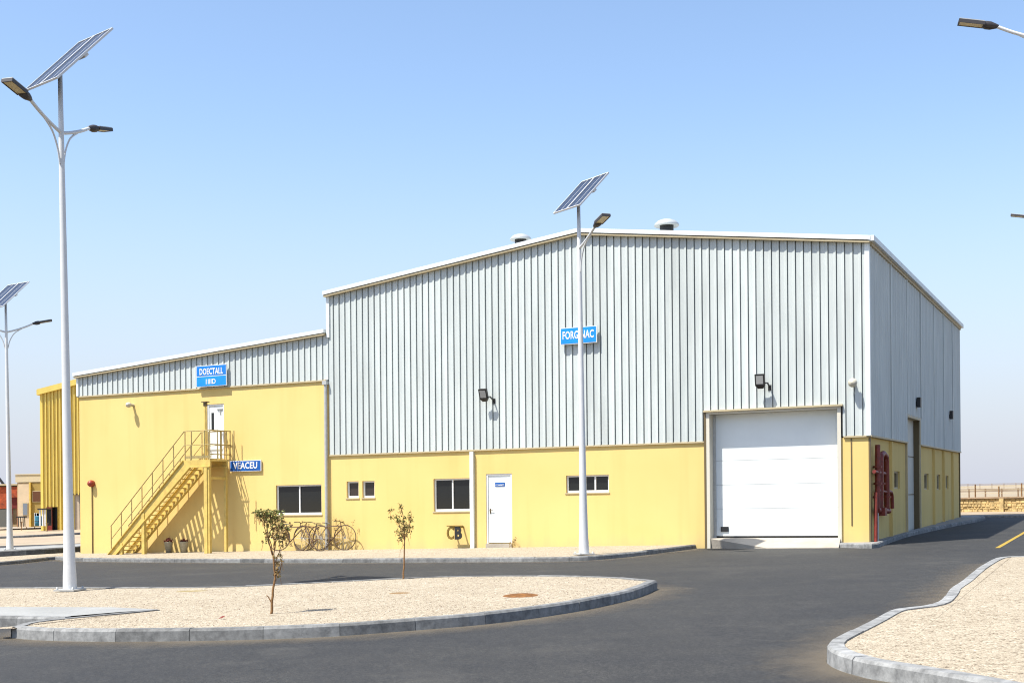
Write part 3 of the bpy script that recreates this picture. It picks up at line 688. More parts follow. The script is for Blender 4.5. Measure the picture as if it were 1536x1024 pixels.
# downpipes
B().tube([(-17.34, -.10, 5.30), (-17.34, -.10, wg(-17.3)+.12)], .055, 10).box(-17.42, -17.26, -.18, -.02, 5.28, 5.40).build('downpipe', M_GALV, wh)
B().box(-12.05, -11.93, -.11, -.01, wg(-12)+.06, TZ-.02).build('downpipe', M_TRIM, wh)
# roof vents
def vent(s, y, zb, sc_):
    b = wh
    o = MB(); c = Wd(s, y, 0); c.z = zb+K*c.x
    mb = MB(); mb.lathe([(.22*sc_, -.6), (.22*sc_, .16*sc_)], c.x, c.y, 20, c.z); mb2 = MB()
    mb2.lathe([(.20*sc_, .12*sc_), (.37*sc_, .08*sc_), (.40*sc_, .11*sc_), (.38*sc_, .18*sc_), (.29*sc_, .26*sc_), (.16*sc_, .31*sc_), (0.001, .325*sc_)], c.x, c.y, 24, c.z)
    L = wh.location
    for m_, nm, mt in ((mb, 'vent_neck', M_BLACK), (mb2, 'vent_cap', mat('vent_metal', (.50, .52, .51), .35, .3))):
        m_.v = [q-L for q in m_.v]; m_.build(nm, mt, wh)
sv, zv = wall(1000, 340); 
vent(wall(1000, 340, -1.6)[0], 1.6, wall(1000, 344, -1.6)[1], .95)
vent(wall(781, 362, -1.6)[0], 1.6, wall(781, 364, -1.6)[1], .85)

# ------------------------------------------------------------------ wall mounted things
def wroot(name, s, y, z, label, cat, group=None):
    return empty(name, Wd(s, y, z), 0, label, cat, group)
X3 = Vector((E.x, E.y, 0)); N3 = Vector((-D.x, -D.y, 0)); Z3 = Vector((0, 0, 1))
XK = Vector((E.x, E.y, K*E.x))
def sign(s0, s1, z0, z1, lines, label, div=None, cols=(None,), y=-.16, mount=None):
    sm = (s0+s1)/2; r = wroot('wall_sign', sm, y, z0, label, 'sign', 'blue signs on the front wall')
    B().box(s0, s1, y, y+.04, z0, z1).build('sign_frame', M_WHITE, r)
    t = .022
    if div is None: B().box(s0+t, s1-t, y-.006, y-.0005, z0+t, z1-t).build('sign_board', cols[0], r)
    else:
        B().box(s0+t, s1-t, y-.006, y-.0005, div+.015, z1-t).build('sign_board', cols[0], r)
        B().box(s0+t, s1-t, y-.006, y-.0005, z0+t, div-.015).build('sign_board', cols[1], r)
    for tx, sc_, zc, w_, h_, bo in lines:
        p = Wd(sc_, y-.008, zc)-r.location
        text_mesh('lettering', tx, M_WHITE, r, w_, h_, p, XK, Z3, .008, bo)
    if y < -.1:
        for q_ in (s0+.2, s1-.25): B().box(q_, q_+.05, y+.04, -.03, z0+.1, z1-.1).build('bracket', M_GALV, r)
    return r
M_BL2 = mat('sign_light_blue', (.002, .24, .68), .4, 0, .12, 4)
sign(-22.60, -21.31, 5.47, 6.20, [('DOECTALL', -21.95, 5.99, 1.0, .22, .024), ('1IIID', -21.97, 5.64, .42, .17, .02)], 'blue two-row sign lettered DOECTALL on the grey cladding above the upper door', 5.83, (M_BLUE, M_BL2))
sign(-21.27, -19.97, 2.53, 2.90, [('VEACEU', -20.62, 2.73, 1.0, .23, .028)], 'blue sign lettered VEACEU on the yellow wall right of the stair landing', None, (M_BLUED,), y=-.07)
sign(-8.93, -7.76, 6.00, 6.50, [('FORG NAC', -8.35, 6.27, 1.0, .24, .024)], 'blue sign lettered FORG NAC on the cladding behind the middle lamp post', None, (M_BL2,), y=-.18)
r = wroot('door_sign', -11.06, .04, 1.83, 'tiny blue nameplate on the white ground floor door', 'sign')
B().box(-11.25, -10.92, .036, .048, 1.83, 1.95).build('sign_board', M_BLUED, r)
text_mesh('lettering', 'VTAMMET', M_WHITE, r, .29, .05, Wd(-11.09, .033, 1.872)-r.location, XK, Z3, .004, .012)

# floodlights
def floodlight(s, z, label, tilt=.35):
    r = wroot('floodlight', s, 0, z, label, 'floodlight', 'black floodlights high on the walls')
    def loc(p):  # p local: x along wall, y out of wall, z up
        return X3*p[0]+N3*p[1]+Z3*p[2]
    def T(x, y, z_):
        x, y, z_ = x*.85, y*.85, z_*.85; q = Vector((x, y*math.cos(tilt)+z_*math.sin(tilt), -y*math.sin(tilt)+z_*math.cos(tilt)))
        return loc(q+Vector((-.08, .34, .08)))
    mb = MB(T); mb.box(-.16, .16, -.05, .05, -.17, .20)
    mb.add([(-.16, -.05, -.17), (.16, -.05, -.17), (.16, .05, -.17), (-.16, .05, -.17), (-.08, -.10, -.28), (.08, -.10, -.28), (.08, .0, -.28), (-.08, .0, -.28)], [(0, 1, 5, 4), (1, 2, 6, 5), (2, 3, 7, 6), (3, 0, 4, 7), (4, 5, 6, 7)])
    mb.v = mb.v; o = mb.build('housing', M_BLACK, r, loc=(0, 0, 0)); 
    MB(T).box(-.115, .115, .052, .058, -.12, .15).build('lens', mat('flood_lens', (.30, .30, .29), .25), r, loc=(0, 0, 0))
    MB(lambda x, y, z_: loc((x, y, z_))).bar((.12, 0, -.12), (.12, .30, 0), .035, .035).bar((-.08, .28, 0), (.14, .30, 0), .03, .03).box(.07, .17, -.0, .05, -.2, -.04).build('bracket', M_BLACK, r, loc=(0, 0, 0))
    return r
floodlight(-11.35, 4.57, 'black floodlight on the grey cladding above the large ground floor window')
floodlight(-2.78, 4.52, 'black floodlight on the grey cladding above the roller door', .2)
def sidelight(u, v, label):
    y, z = side(u, v, .25); r = empty('floodlight', Wd(.03, y, z), 0, label, 'floodlight', 'black floodlights high on the walls')
    B().box(.10, .22, y-.13, y+.13, z-.16, z+.16).build('housing', M_BLACK, r); B().box(.03, .10, y-.04, y+.04, z-.12, z+.02).build('bracket', M_BLACK, r)
sidelight(1383, 603, 'black floodlight on the shaded side wall beside the tall goods door')
sidelight(1431, 622, 'black floodlight at the far end of the shaded side wall')
def bulkhead(s, z, label, w_=.12, y=0):
    r = wroot('wall_lamp', s, y, z, label, 'lamp', 'small round lamps on the front wall')
    mb = MB(); ctr = N3*.20
    q = N3.to_track_quat('Z', 'Y')
    body = MB(lambda x, y_, z_: q @ Vector((x, y_, z_))); body.lathe([(.05, 0), (.05, .16), (w_*.9, .2), (w_, .24)], n=14); body.build('housing', M_GALV, r, loc=(0, 0, 0))
    gl = MB(lambda x, y_, z_: q @ Vector((x, y_, z_))); gl.lathe([(w_, .24), (w_*.85, .31), (w_*.5, .35), (.001, .365)], n=14); gl.build('globe', mat('lamp_globe', (.5, .46, .36), .3), r, loc=(0, 0, 0))
    return r
bulkhead(-.36, 4.40, 'round pale lamp on the grey cladding near the right corner', .125)
bulkhead(-25.55, 5.0, 'small cone lamp high on the left of the yellow wall', .10)
# alarm with conduit
r = wroot('alarm_sounder', -27.48, 0, 2.1, 'red alarm beacon with a thin conduit down the left of the yellow wall', 'alarm')
B().tube([(-27.5, -.03, 2.15), (-27.5, -.03, wg(-27.5)+.1)], .018, 6).build('conduit', M_BRONZE, r)
q = N3.to_track_quat('Z', 'Y'); f_ = lambda x, y_, z_: q @ Vector((x, y_, z_))
mb = MB(f_); mb.lathe([(.11, 0), (.125, .06), (.125, .12), (.09, .19), (.04, .22), (.001, .225)], n=16); o = mb.build('bell', M_BELL, r, loc=(0, 0, 0)); o.location = Vector((0, 0, .16))
# small tap and conduit by the door, CB letters on a bracket
r = wroot('metal_letters', -12.62, -.3, .3, 'olive and black metal letters CB low on the wall beside the white downpipe', 'letters')
so = wall(682, 799, .32)
zc = so[1]; s_ = so[0]; hC = .40
text_mesh('letter', 'C', M_OLIVE, r, .24, hC, Wd(s_-.15, -.32, zc)-r.location, XK, Z3, .05, .02)
text_mesh('letter', 'B', M_BLACK, r, .24, hC, Wd(s_+.13, -.32, zc)-r.location, XK, Z3, .05, .045)
B().box(s_-.26, s_+.27, -.36, -.28, zc+.205, zc+.235).build('crossbar', M_OLIVE, r)
for q_ in (-.2, .12): B().box(s_+q_, s_+q_+.04, -.28, 0, zc+.15, zc+.204).build('bracket', M_OLIVE, r)

# ------------------------------------------------------------------ external stair
O = 1.12                                            # how far it stands off the wall
zL = 2.93
def so_(u, v, off=O): return wall(u, v, off)
sA = so_(167, 829)[0]; sB = so_(276, 697)[0]; sC_ = so_(341, 690, .24)[0]; sMid = so_(310, 690)[0]
zA = wg(sA)+.10
st = empty('external_stair', (lambda p: Vector((p.x, p.y, gz(p.x)+.11)))(Wd((sA+sC_)/2, -.7, 0)), 0, 'yellow steel stair with railed landing climbing to the upper door', 'stair')
def stringer(yo):
    mb = B(); t = .035
    v = [(sA-.12, zA), (sA+.22, zA), (sB+.12, zL-.20), (sB+.0, zL+.03), (sA-.12, zA+.07)]
    v = [(sA-.1, zA), (sA+.30, zA), (sB+.30, zL-.24), (sC_, zL-.24), (sC_, zL+.0), (sB, zL+.0)]
    n = len(v); vs = [(a, yo-t, b) for a, b in v]+[(a, yo+t, b) for a, b in v]
    mb.add(vs, [tuple(range(n)), tuple(range(2*n-1, n-1, -1))]+[(i, i+n, (i+1) % n+n, (i+1) % n) for i in range(n)])
    # flanges
    mb.bar((sA+.26, yo-.05, zA+.0), (sB+.30, yo-.05, zL-.235), .09, .03); mb.bar((sB+.30, yo-.05, zL-.235), (sC_, yo-.05, zL-.235), .09, .03)
    mb.bar((sA-.1, yo-.05, zA+.01), (sB, yo-.05, zL+.0), .08, .025)
    return mb.build('stringer', M_STEELY, st)
stringer(-O); stringer(-.24)
NT = 20
for k in range(NT):
    f = (k+.7)/(NT+.4); s_ = sA+.14+(sB+.12-sA)*f; z_ = zA+(zL-zA)*(k+1)/(NT+1)
    B().box(s_-.06, s_+.06, -O+.037, -.277, z_-.03, z_).build('tread', M_STEELY, st)
B().box(sB+.16, sC_-.005, -O+.037, -.277, zL-.05, zL-.003).box(UD[0]-.05, UD[1]+.1, -.204, -.02, zL-.05, zL-.003).build('landing', M_STEELY, st)
zf = lambda s: wg(s)+.1
def post(s, yo, z1, w_=.09):
    B().box(s-w_/2, s+w_/2, yo-w_/2, yo+w_/2, zf(s), z1).build('post', M_STEELY, st)
post(so_(216, 800)[0], -O, zL-1.75, .12); post(so_(183, 800)[0], -O, zA+.40, .10)
post(sMid, -O-.02, zL-.25, .13); post(sC_-.08, -O, zL-.25, .11); post(sC_-.08, -.24, zL-.25, .09)
for p_, q_, w_, h_ in (((sMid, -O, zL-.62), (sC_-.08, -O, zL-.62), .06, .09), ((sMid, -O, zL-.66), (sC_-.08, -O, 1.25), .04, .05), ((sMid, -O, 1.05), (sC_-.08, -O, 1.05), .04, .06),
                    ((sMid, -O, zL-.62), (sB+.75, -.9, zL-.56), .06, .08), ((sC_-.08, -O, zL-.62), (sC_-.08, -.24, zL-.62), .05, .08), ((sMid, -O, zf(sMid)+.12), (sC_-.08, -O, zf(sMid)+.12), .1, .14)):
    B().bar(p_, q_, w_, h_).build('brace', M_STEELY, st)
rr = .019
def rail(yo, name='handrail'):
    H = .98; mb = B()
    mb.tube([(sA-.02, yo, zA+H), (sB+.02, yo, zL+H), (sMid, yo, zL+H), (sC_, yo, zL+H)], rr, 6)
    mb.tube([(sA-.02, yo, zA+H*.52), (sB+.02, yo, zL+H*.52), (sC_, yo, zL+H*.52)], rr*.8, 6)
    mb.build(name, M_RAIL, st)
    L_ = sB+.02-sA
    for k in range(7):
        s_ = sA+L_*k/7; z_ = zA+(zL-zA)*k/7; B().tube([(s_, yo, z_), (s_, yo, z_+H)], rr, 6).build('baluster', M_RAIL, st)
    for s_ in (sB+.05, sB+.32, sMid-.08, sMid+.45, sC_-.25, sC_-.03):
        B().tube([(s_, yo, zL), (s_, yo, zL+H)], rr, 6).build('baluster', M_RAIL, st)
rail(-O); rail(-.24)
m_ = B()
for h in (.98, .51, .18): m_.tube([(sC_, -O, zL+h), (sC_, -.05, zL+h)], rr, 6)
m_.tube([(sC_, -.6, zL), (sC_, -.6, zL+.98)], rr, 6).tube([(sC_, -.08, zL), (sC_, -.08, zL+.98)], rr, 6)
m_.build('end_rail', M_RAIL, st)
B().tube([(sMid-.18, -.1, zL+.98), (sMid+.1, -O, zL+.98)], rr, 6).bar((sB+.05, -O, zL+.1), (sC_, -O, zL+.1), .015, .09).build('toe_rail', M_RAIL, st)
# tall slim lamp post rising past the landing
sl = so_(308, 602, .55)
B().tube([(sl[0], -.55, zL-.2), (sl[0], -.55, sl[1]-.05)], .04, 8).build('lamp_pole', M_STEELY, st)
B().box(sl[0]-.10, sl[0]+.10, -.65, -.45, sl[1]-.03, sl[1]).box(sl[0]-.05, sl[0]+.05, -.6, -.5, sl[1]-.16, sl[1]-.03).build('lamp_head', M_BRONZE, st)

# pots under the stair
def pot(u, label, hh, tuft):
    s_, _ = wall(u, 820, .35); z = wg(s_, -.35)+.105
    r = empty('plant_pot', Wd(s_, -.35, z), 0, label, 'plant pot', 'potted plants under the stair')
    MB().lathe([(.001, 0), (.10, 0), (.15, hh), (.16, hh+.02), (.13, hh+.02), (.12, hh-.02), (.001, hh-.03)], n=16).build('pot', M_POT, r)
    mb = MB(); rn = random.Random(u)
    for k in range(70):
        a = rn.uniform(0, 6.28); q = rn.uniform(.0, .16); p = Vector((math.cos(a)*q, math.sin(a)*q, hh+rn.uniform(-.0, .09)+(.13-q)*tuft))
        d = Vector((rn.uniform(-1, 1), rn.uniform(-1, 1), rn.uniform(-.2, 1))).normalized()*.05; e = d.orthogonal().normalized()*.022
        mb.add([p-d, p+e, p+d, p-e], [(0, 1, 2, 3)])
    for k in range(5):
        a = rn.uniform(0, 6.28); mb.tube([(0, 0, hh), (math.cos(a)*.06, math.sin(a)*.06, hh+.2*rn.uniform(.6, 1.3))], .004, 4)
    mb.build('foliage', M_PLANTR, r)
pot(253, 'slim pot with a peaked dark red plant under the stair', .36, .7)
pot(276, 'broader pale pot with a flat dark red plant under the stair', .36, .1)

# ------------------------------------------------------------------ fire pipework on the side wall
yp, zp = side(1318, 720, .15)
fp = empty('fire_pipework', Wd(.2, yp, gz(0)+.1), 0, 'dark red fire pipes and valves on the shaded yellow side wall by the corner', 'pipework')
def sp(u, v, off=.15): y, z = side(u, v, off); return (off, y, z)
B().tube([sp(1316.5, 667), sp(1316.5, 762)], .07, 12).build('riser', M_RED, fp)
loop = [sp(1321, 765), sp(1321, 690), sp(1322, 683), sp(1325, 680), sp(1328, 684), sp(1329.5, 692), sp(1330.5, 765)]
B().tube(smooth_line(loop, 3), .082, 10).build('loop_pipe', M_RED, fp)
m_ = B(); m_.tube([sp(1311, 707), sp(1327, 710)], .05, 8).tube([sp(1316, 765), sp(1333, 766)], .08, 10).tube([sp(1316, 735), sp(1331, 738)], .04, 8); m_.build('cross_pipe', M_RED, fp)
m_ = B(); m_.tube(smooth_line([sp(1330, 738), sp(1334, 737), sp(1337.5, 741), sp(1338.5, 762)], 4), .055, 8); m_.build('outlet_pipe', M_RED, fp)
m_ = B(); m_.tube([sp(1314, 738), sp(1313.6, 812)], .05, 8).box(.02, .3, sp(1321, 791)[1]-.15, sp(1321, 791)[1]+.15, .8, 1.02); m_.build('drain_pipe', M_RED, fp)
B().tube([sp(1316.6, 745), sp(1316.6, 812)], .03, 8).build('grey_pipe', M_GALV, fp)
for u, v in ((1316.5, 700), (1316.5, 725), (1321.5, 725), (1330.3, 745)):
    p = Vector(sp(u, v)); B().tube([p-Vector((0, 0, .03)), p+Vector((0, 0, .03))], .115, 12).build('flange', M_RED, fp)
for v in (700, 745):
    p = sp(1318, v); B().box(0.0, .15, p[1]-.03, p[1]+.03, p[2]-.03, p[2]+.03).build('bracket', M_RED, fp)

# ------------------------------------------------------------------ solar street lamps
def lamp_proto():
    """unit lamp of total height 10 m at the origin; arms along +-x"""
    def T(): return MB()
    r = empty('solar_street_lamp', (0, 0, 0))
    H = 10.0; J = 8.75
    T().lathe([(.135, .0), (.128, .3), (.115, .5), (.095, 1.6), (.075, 4.5), (.052, J), (.044, H-.12), (.001, H-.12)], n=16).build('pole', M_POLE, r)
    m = T(); m.box(-.22, .22, -.22, .22, 0, .03)
    for a in (-1, 1):
        for b in (-1, 1): m.lathe([(.022, .03), (.022, .07), (.001, .075)], a*.17, b*.17, 6)
    m.build('base_plate', M_GALV, r)
    for sgn in (-1, 1):
        arm = [(0.04*sgn, 0, J), (.35*sgn, 0, J+.09), (.7*sgn, 0, J+.22), (1.0*sgn, 0, J+.36)]
        a_ = T(); a_.tube(smooth_line([Vector(p) for p in arm], 4), .034, 8)
        a_.tube(smooth_line([Vector((.06*sgn, 0, J-.62)), Vector((.13*sgn, 0, J-.33)), Vector((.30*sgn, 0, J-.04)), Vector((.58*sgn, 0, J+.155))], 5), .02, 6)
        ao = a_.build('arm', M_POLE, r)
        d = Vector((sgn*.98, 0, .20)).normalized(); up = Vector((-sgn*.20, 0, .98)).normalized(); o_ = Vector((1.0*sgn, 0, J+.36))
        F = lambda x, y, z: o_+d*(x*.87)+Vector((0, 1, 0))*y*.92+up*z
        h = MB(F); prof = [(-.06, .03, .03), (.02, .07, .05), (.12, .10, .075), (.22, .11, .075), (.28, .11, .055)]
        vs = []; n = 10
        for x, hy, hz in prof:
            for k in range(n): vs.append((x, hy*math.cos(2*math.pi*k/n), hz*math.sin(2*math.pi*k/n)))
        h.add(vs, [(i*n+k, i*n+(k+1) % n, (i+1)*n+(k+1) % n, (i+1)*n+k) for i in range(len(prof)-1) for k in range(n)], True)
        h.add(vs[:n], [tuple(range(n))]); h.add(vs[-n:], [tuple(range(n))])
        h.build('lamp_neck', M_LAMP, r, loc=(0, 0, 0))
        hd = MB(F); hd.box(.24, .80, -.125, .125, -.012, .035); hd.box(.24, .80, -.125, -.105, -.03, -.012); hd.box(.24, .80, .105, .125, -.03, -.012); hd.box(.775, .80, -.105, .105, -.03, -.012)
        ho = hd.build('lamp_head', M_LAMP, r, loc=(0, 0, 0))
        MB(F).box(.27, .77, -.1, .1, -.022, -.013).build('led_panel', M_LED, r, loc=(0, 0, 0))
        MB(F).box(.26, .79, -.12, .12, .036, .05).build('heat_sink', M_GALV, r, loc=(0, 0, 0))
    return r
GRP = 'solar street lamps along the roads'
def place_lamp(src, u, v, h, height, yaw, label, xy):
    r = src if not src.get('used') else copy_tree(src)
    p = Vector(xy) if xy else G(u, v, h)
    r.location = (p.x, p.y, gz(p.x)+h); tag(r, label, 'street lamp', GRP)
    return r
def finish_lamp(r, height, yaw, pan, single):
    k = height/10.
    # stretch the pole only (arms and head keep their size): shift everything above
    for ch in r.children:
        if ch.type != 'MESH': continue
        ch.data = ch.data.copy()
        for v_ in ch.data.vertices:
            if v_.co.z > .5 or ch.name.startswith('arm') or ch.name.startswith('lamp') or ch.name.startswith('led') or ch.name.startswith('heat'):
                if v_.co.z > 2: v_.co.z += (height-10)
    if single:
        for ch in list(r.children):
            xs = [v_.co.x for v_ in ch.data.vertices]
            if max(xs) < .0: bpy.data.objects.remove(ch)
    wd, T, w_, L_, off = pan[:5]; ext = pan[5] if len(pan) > 5 else 0
    cw, sw = math.cos(-yaw), math.sin(-yaw)
    wl_ = (wd[0]*cw-wd[1]*sw, wd[0]*sw+wd[1]*cw); ol = (off[0]*cw-off[1]*sw, off[0]*sw+off[1]*cw)
    wx = Vector((wd[0], wd[1])).normalized(); hz = Vector((-wx.y, wx.x)); 
    if hz.y < 0: hz = -hz
    hl = Vector((hz.x*cw-hz.y*sw, hz.x*sw+hz.y*cw))
    panel_local(r, Vector((wl_[0], wl_[1], 0)).normalized(), Vector((hl.x, hl.y, 0)), T, w_, L_, height+.16+ext, ol)
def panel_local(r, wx, hz, T, w_, L_, zc, off):
    up = hz*math.cos(T)+Z3*math.sin(T); n = wx.cross(up)
    if n.z < 0: wx = -wx; n = -n
    c = Vector((off[0], off[1], zc)); F = lambda x, y, z: c+wx*x+up*y+n*z
    fr = MB(F); t = .022
    fr.box(-w_/2, w_/2, -L_/2, -L_/2+t, -.02, .02).box(-w_/2, w_/2, L_/2-t, L_/2, -.02, .02).box(-w_/2, -w_/2+t, -L_/2+t, L_/2-t, -.02, .02).box(w_/2-t, w_/2, -L_/2+t, L_/2-t, -.02, .02)
    fr.box(-.02, .02, -L_/2+t, L_/2-t, -.02, .022)
    for q in (-w_/4, w_/4): fr.box(q-.006, q+.006, -L_/2+t, L_/2-t, .0045, .0085)
    fr.box(-w_/2+t, w_/2-t, -.05, .05, -.07, -.021)
    fr.build('panel_frame', M_POLE, r, loc=(0, 0, 0))
    o = MB().box(-w_/2+t, w_/2-t, -L_/2+t, L_/2-t, -.012, .004).build('solar_panel', M_CELL, r)
    o.matrix_local = Matrix(((wx.x, up.x, n.x, c.x), (wx.y, up.y, n.y, c.y), (wx.z, up.z, n.z, c.z), (0, 0, 0, 1)))
    MB().tube([(0, 0, zc-1.6), (0, 0, zc-.2), (off[0]*.7, off[1]*.7, zc-.05)], .036, 8).build('panel_mount', M_GALV, r)
proto = lamp_proto()
PAN1 = ((.77, -.64), R(46), 1.2, 1.75, (.17, 0)); PAN3 = ((.55, -.83), R(43), 1.35, 1.5, (0, 0), 1.1); PAN4 = ((.82, -.57), R(43), 1.4, 1.6, (0, 0)); PAN2 = ((.55, -.83), R(45), 1.16, 1.32, (.07, 0))
specs = [
    (105, 885, HK, 10.15, math.atan2(.97, .24), 'tall white lamp post with solar panel on the gravel island at the left', PAN1, False, None, -.6),
    (876, 831, .12, 9.12, math.atan2(-.93, .35), 'shorter white solar lamp post with one lamp head in front of the warehouse wall', PAN2, True, None, -.4),
    (15, 824, .24, 9.7, math.atan2(.35, .93), 'distant solar lamp post cut by the left edge on the concrete median', PAN4, False, None, -.5),
    (0, 0, HK, 11.0, -.22, 'near lamp head reaching in from the top right corner', PAN3, False, (10.25, 24.), 0),
    (0, 0, .1, 11.7, math.atan2(-.4, .9), 'small distant lamp head at the right edge of the frame, below the nearer one', PAN2, False, (19.5, 45.), 0)]
roots = [proto]+[copy_tree(proto) for _ in specs[1:]]
for r, q in zip(roots, specs): place_lamp(r, *q[:6], q[8])
def _fin():
    for r, (u, v, h, height, yaw, label, pan, single, xy, lean) in zip(roots, specs):
        r['label'] = label; r.rotation_euler = (0, 0, yaw)
        finish_lamp(r, height, yaw, pan, single)
        r.rotation_euler = (Matrix.Rotation(R(lean), 3, 'Y') @ Matrix.Rotation(yaw, 3, 'Z')).to_euler()
_fin()

# ------------------------------------------------------------------ saplings
def leafquad(mb, p, size, rn, droop=0):
    d = Vector((rn.uniform(-1, 1), rn.uniform(-1, 1), rn.uniform(-.9, .7)-droop)).normalized()*size
    e = d.cross(Vector((rn.uniform(-1, 1), rn.uniform(-1, 1), rn.uniform(-1, 1))))
    e = (e.normalized() if e.length > 1e-4 else d.orthogonal().normalized())*size*.38
    mb.add([p, p+d*.5+e, p+d, p+d*.5-e], [(0, 1, 2, 3)])
def sapling(u, v, k, label, stems, leaves, seed, h=HK-.015, leafm=M_LEAF, name='sapling'):
    """stems: list of polylines in pixels (u, v, depth offset) scaled by k px/m from the base"""
    p = G(u, v, h); r = empty(name, (p.x, p.y, gz(p.x)+h), 0, label, 'sapling', 'young trees on the gravel island')
    rn = random.Random(seed); tr = MB()
    pp = [[Vector(((a-u)/k, d, (v-b)/k)) for a, b, d in st_[0]] for st_ in stems]
    for pts, st_ in zip(pp, stems):
        q = smooth_line(pts, 4); r0, r1 = st_[1]; n = len(q)
        q = [x+Vector((rn.uniform(-1, 1), rn.uniform(-1, 1), 0))*.006 for x in q]
        tr.tube(q, [r0+(r1-r0)*i/(n-1) for i in range(n)], 6)
    tr.build('trunk', M_BARK, r)
    cr = MB(); tw = MB(); dry = MB()
    for (cu, cv, ru, rv, n, dr) in leaves:
        for i in range(n):
            a = rn.uniform(0, 6.28); q = rn.random()**.6; c = Vector(((cu-u)/k+math.cos(a)*q*ru/k, rn.uniform(-1, 1)*ru/k*.8, (v-cv)/k+math.sin(a)*q*rv/k))
            if rn.random() < .35:
                base = c+Vector((rn.uniform(-.04, .04), rn.uniform(-.04, .04), -rn.uniform(.06, .16))); tw.tube([base, c], [.004, .002], 4, False)
            for j in range(rn.randint(2, 4)): leafquad(dry if rn.random() < dr else cr, c+Vector((rn.uniform(-1, 1), rn.uniform(-1, 1), rn.uniform(-1, 1)))*.02, rn.uniform(.025, .05), rn, dr*.8)
    cr.build('foliage', leafm, r); dry.build('dry_foliage', M_LEAFD, r); tw.build('twigs', M_BARK, r)
    return r
p = G(333, 928, HK-.01); r = empty('dry_leaf', (p.x, p.y, gz(p.x)+HK-.012), 0, 'curled red-brown leaf lying on the gravel left of the bushy sapling', 'leaf')
mb = MB(); mb.add([(-.05, 0, .01), (0, .03, .03), (.05, .01, .05), (.01, -.02, .02), (0, 0, .045)], [(0, 3, 4), (3, 2, 4), (2, 1, 4), (1, 0, 4)]); mb.build('blade', M_DKRED, r)
sapling(407, 920, 97, 'bushy sapling with several thin stems nearest the camera on the gravel island',
    [([(407, 920, 0), (409, 895, 0), (412, 870, 0), (411, 845, 0)], (.022, .013)), ([(411, 850, 0), (408, 830, .02), (403, 810, .03), (400, 792, .05)], (.010, .004)),
     ([(411, 850, 0), (412, 825, -.02), (411, 805, -.03), (410, 785, 0)], (.010, .004)), ([(412, 850, 0), (418, 835, .03), (423, 820, .05), (428, 800, .06)], (.009, .003)),
     ([(411, 840, 0), (414, 815, .04), (420, 795, .05)], (.01, .004)), ([(409, 838, 0), (400, 800, -.05), (392, 782, -.05)], (.01, .003)),
     ([(408, 905, 0), (403, 897, 0), (401, 894, 0)], (.012, .006)), ([(412, 868, 0), (419, 860, .02), (422, 842, .04)], (.01, .004))],
    [(395, 780, 12, 6, 62, .05), (409, 782, 15, 7, 70, .15), (411, 794, 15, 8, 52, .4), (416, 808, 13, 10, 40, .6), (428, 802, 10, 12, 34, .5), (424, 818, 9, 10, 18, .7), (418, 842, 7, 10, 20, .8), (416, 864, 4, 9, 14, .9), (404, 812, 7, 12, 14, .6)], 11)
sapling(605, 868, 70.5, 'slender sparse sapling farther back on the gravel island',
    [([(605, 868, 0), (606, 850, 0), (607, 830, 0), (607, 808, 0), (606, 785, 0), (602, 766, 0)], (.020, .005)), ([(607, 815, 0), (600, 795, .03), (595, 780, .05)], (.009, .003)),
     ([(607, 812, 0), (614, 795, -.03), (618, 778, -.05)], (.009, .003)), ([(606, 820, 0), (601, 830, .02), (599, 842, 0)], (.004, .002)), ([(607, 805, 0), (612, 812, .02), (614, 822, 0)], (.004, .002))],
    [(602, 770, 3, 6, 14, .3), (589, 772, 3, 3, 8, .4), (588, 783, 2.5, 2.5, 5, .4), (597, 785, 5, 8, 22, .3), (605, 790, 7, 12, 40, .3), (615, 785, 5, 10, 26, .3), (603, 803, 9, 8, 42, .4), (613, 798, 5, 6, 22, .4), (602, 812, 5, 5, 14, .6)], 12)

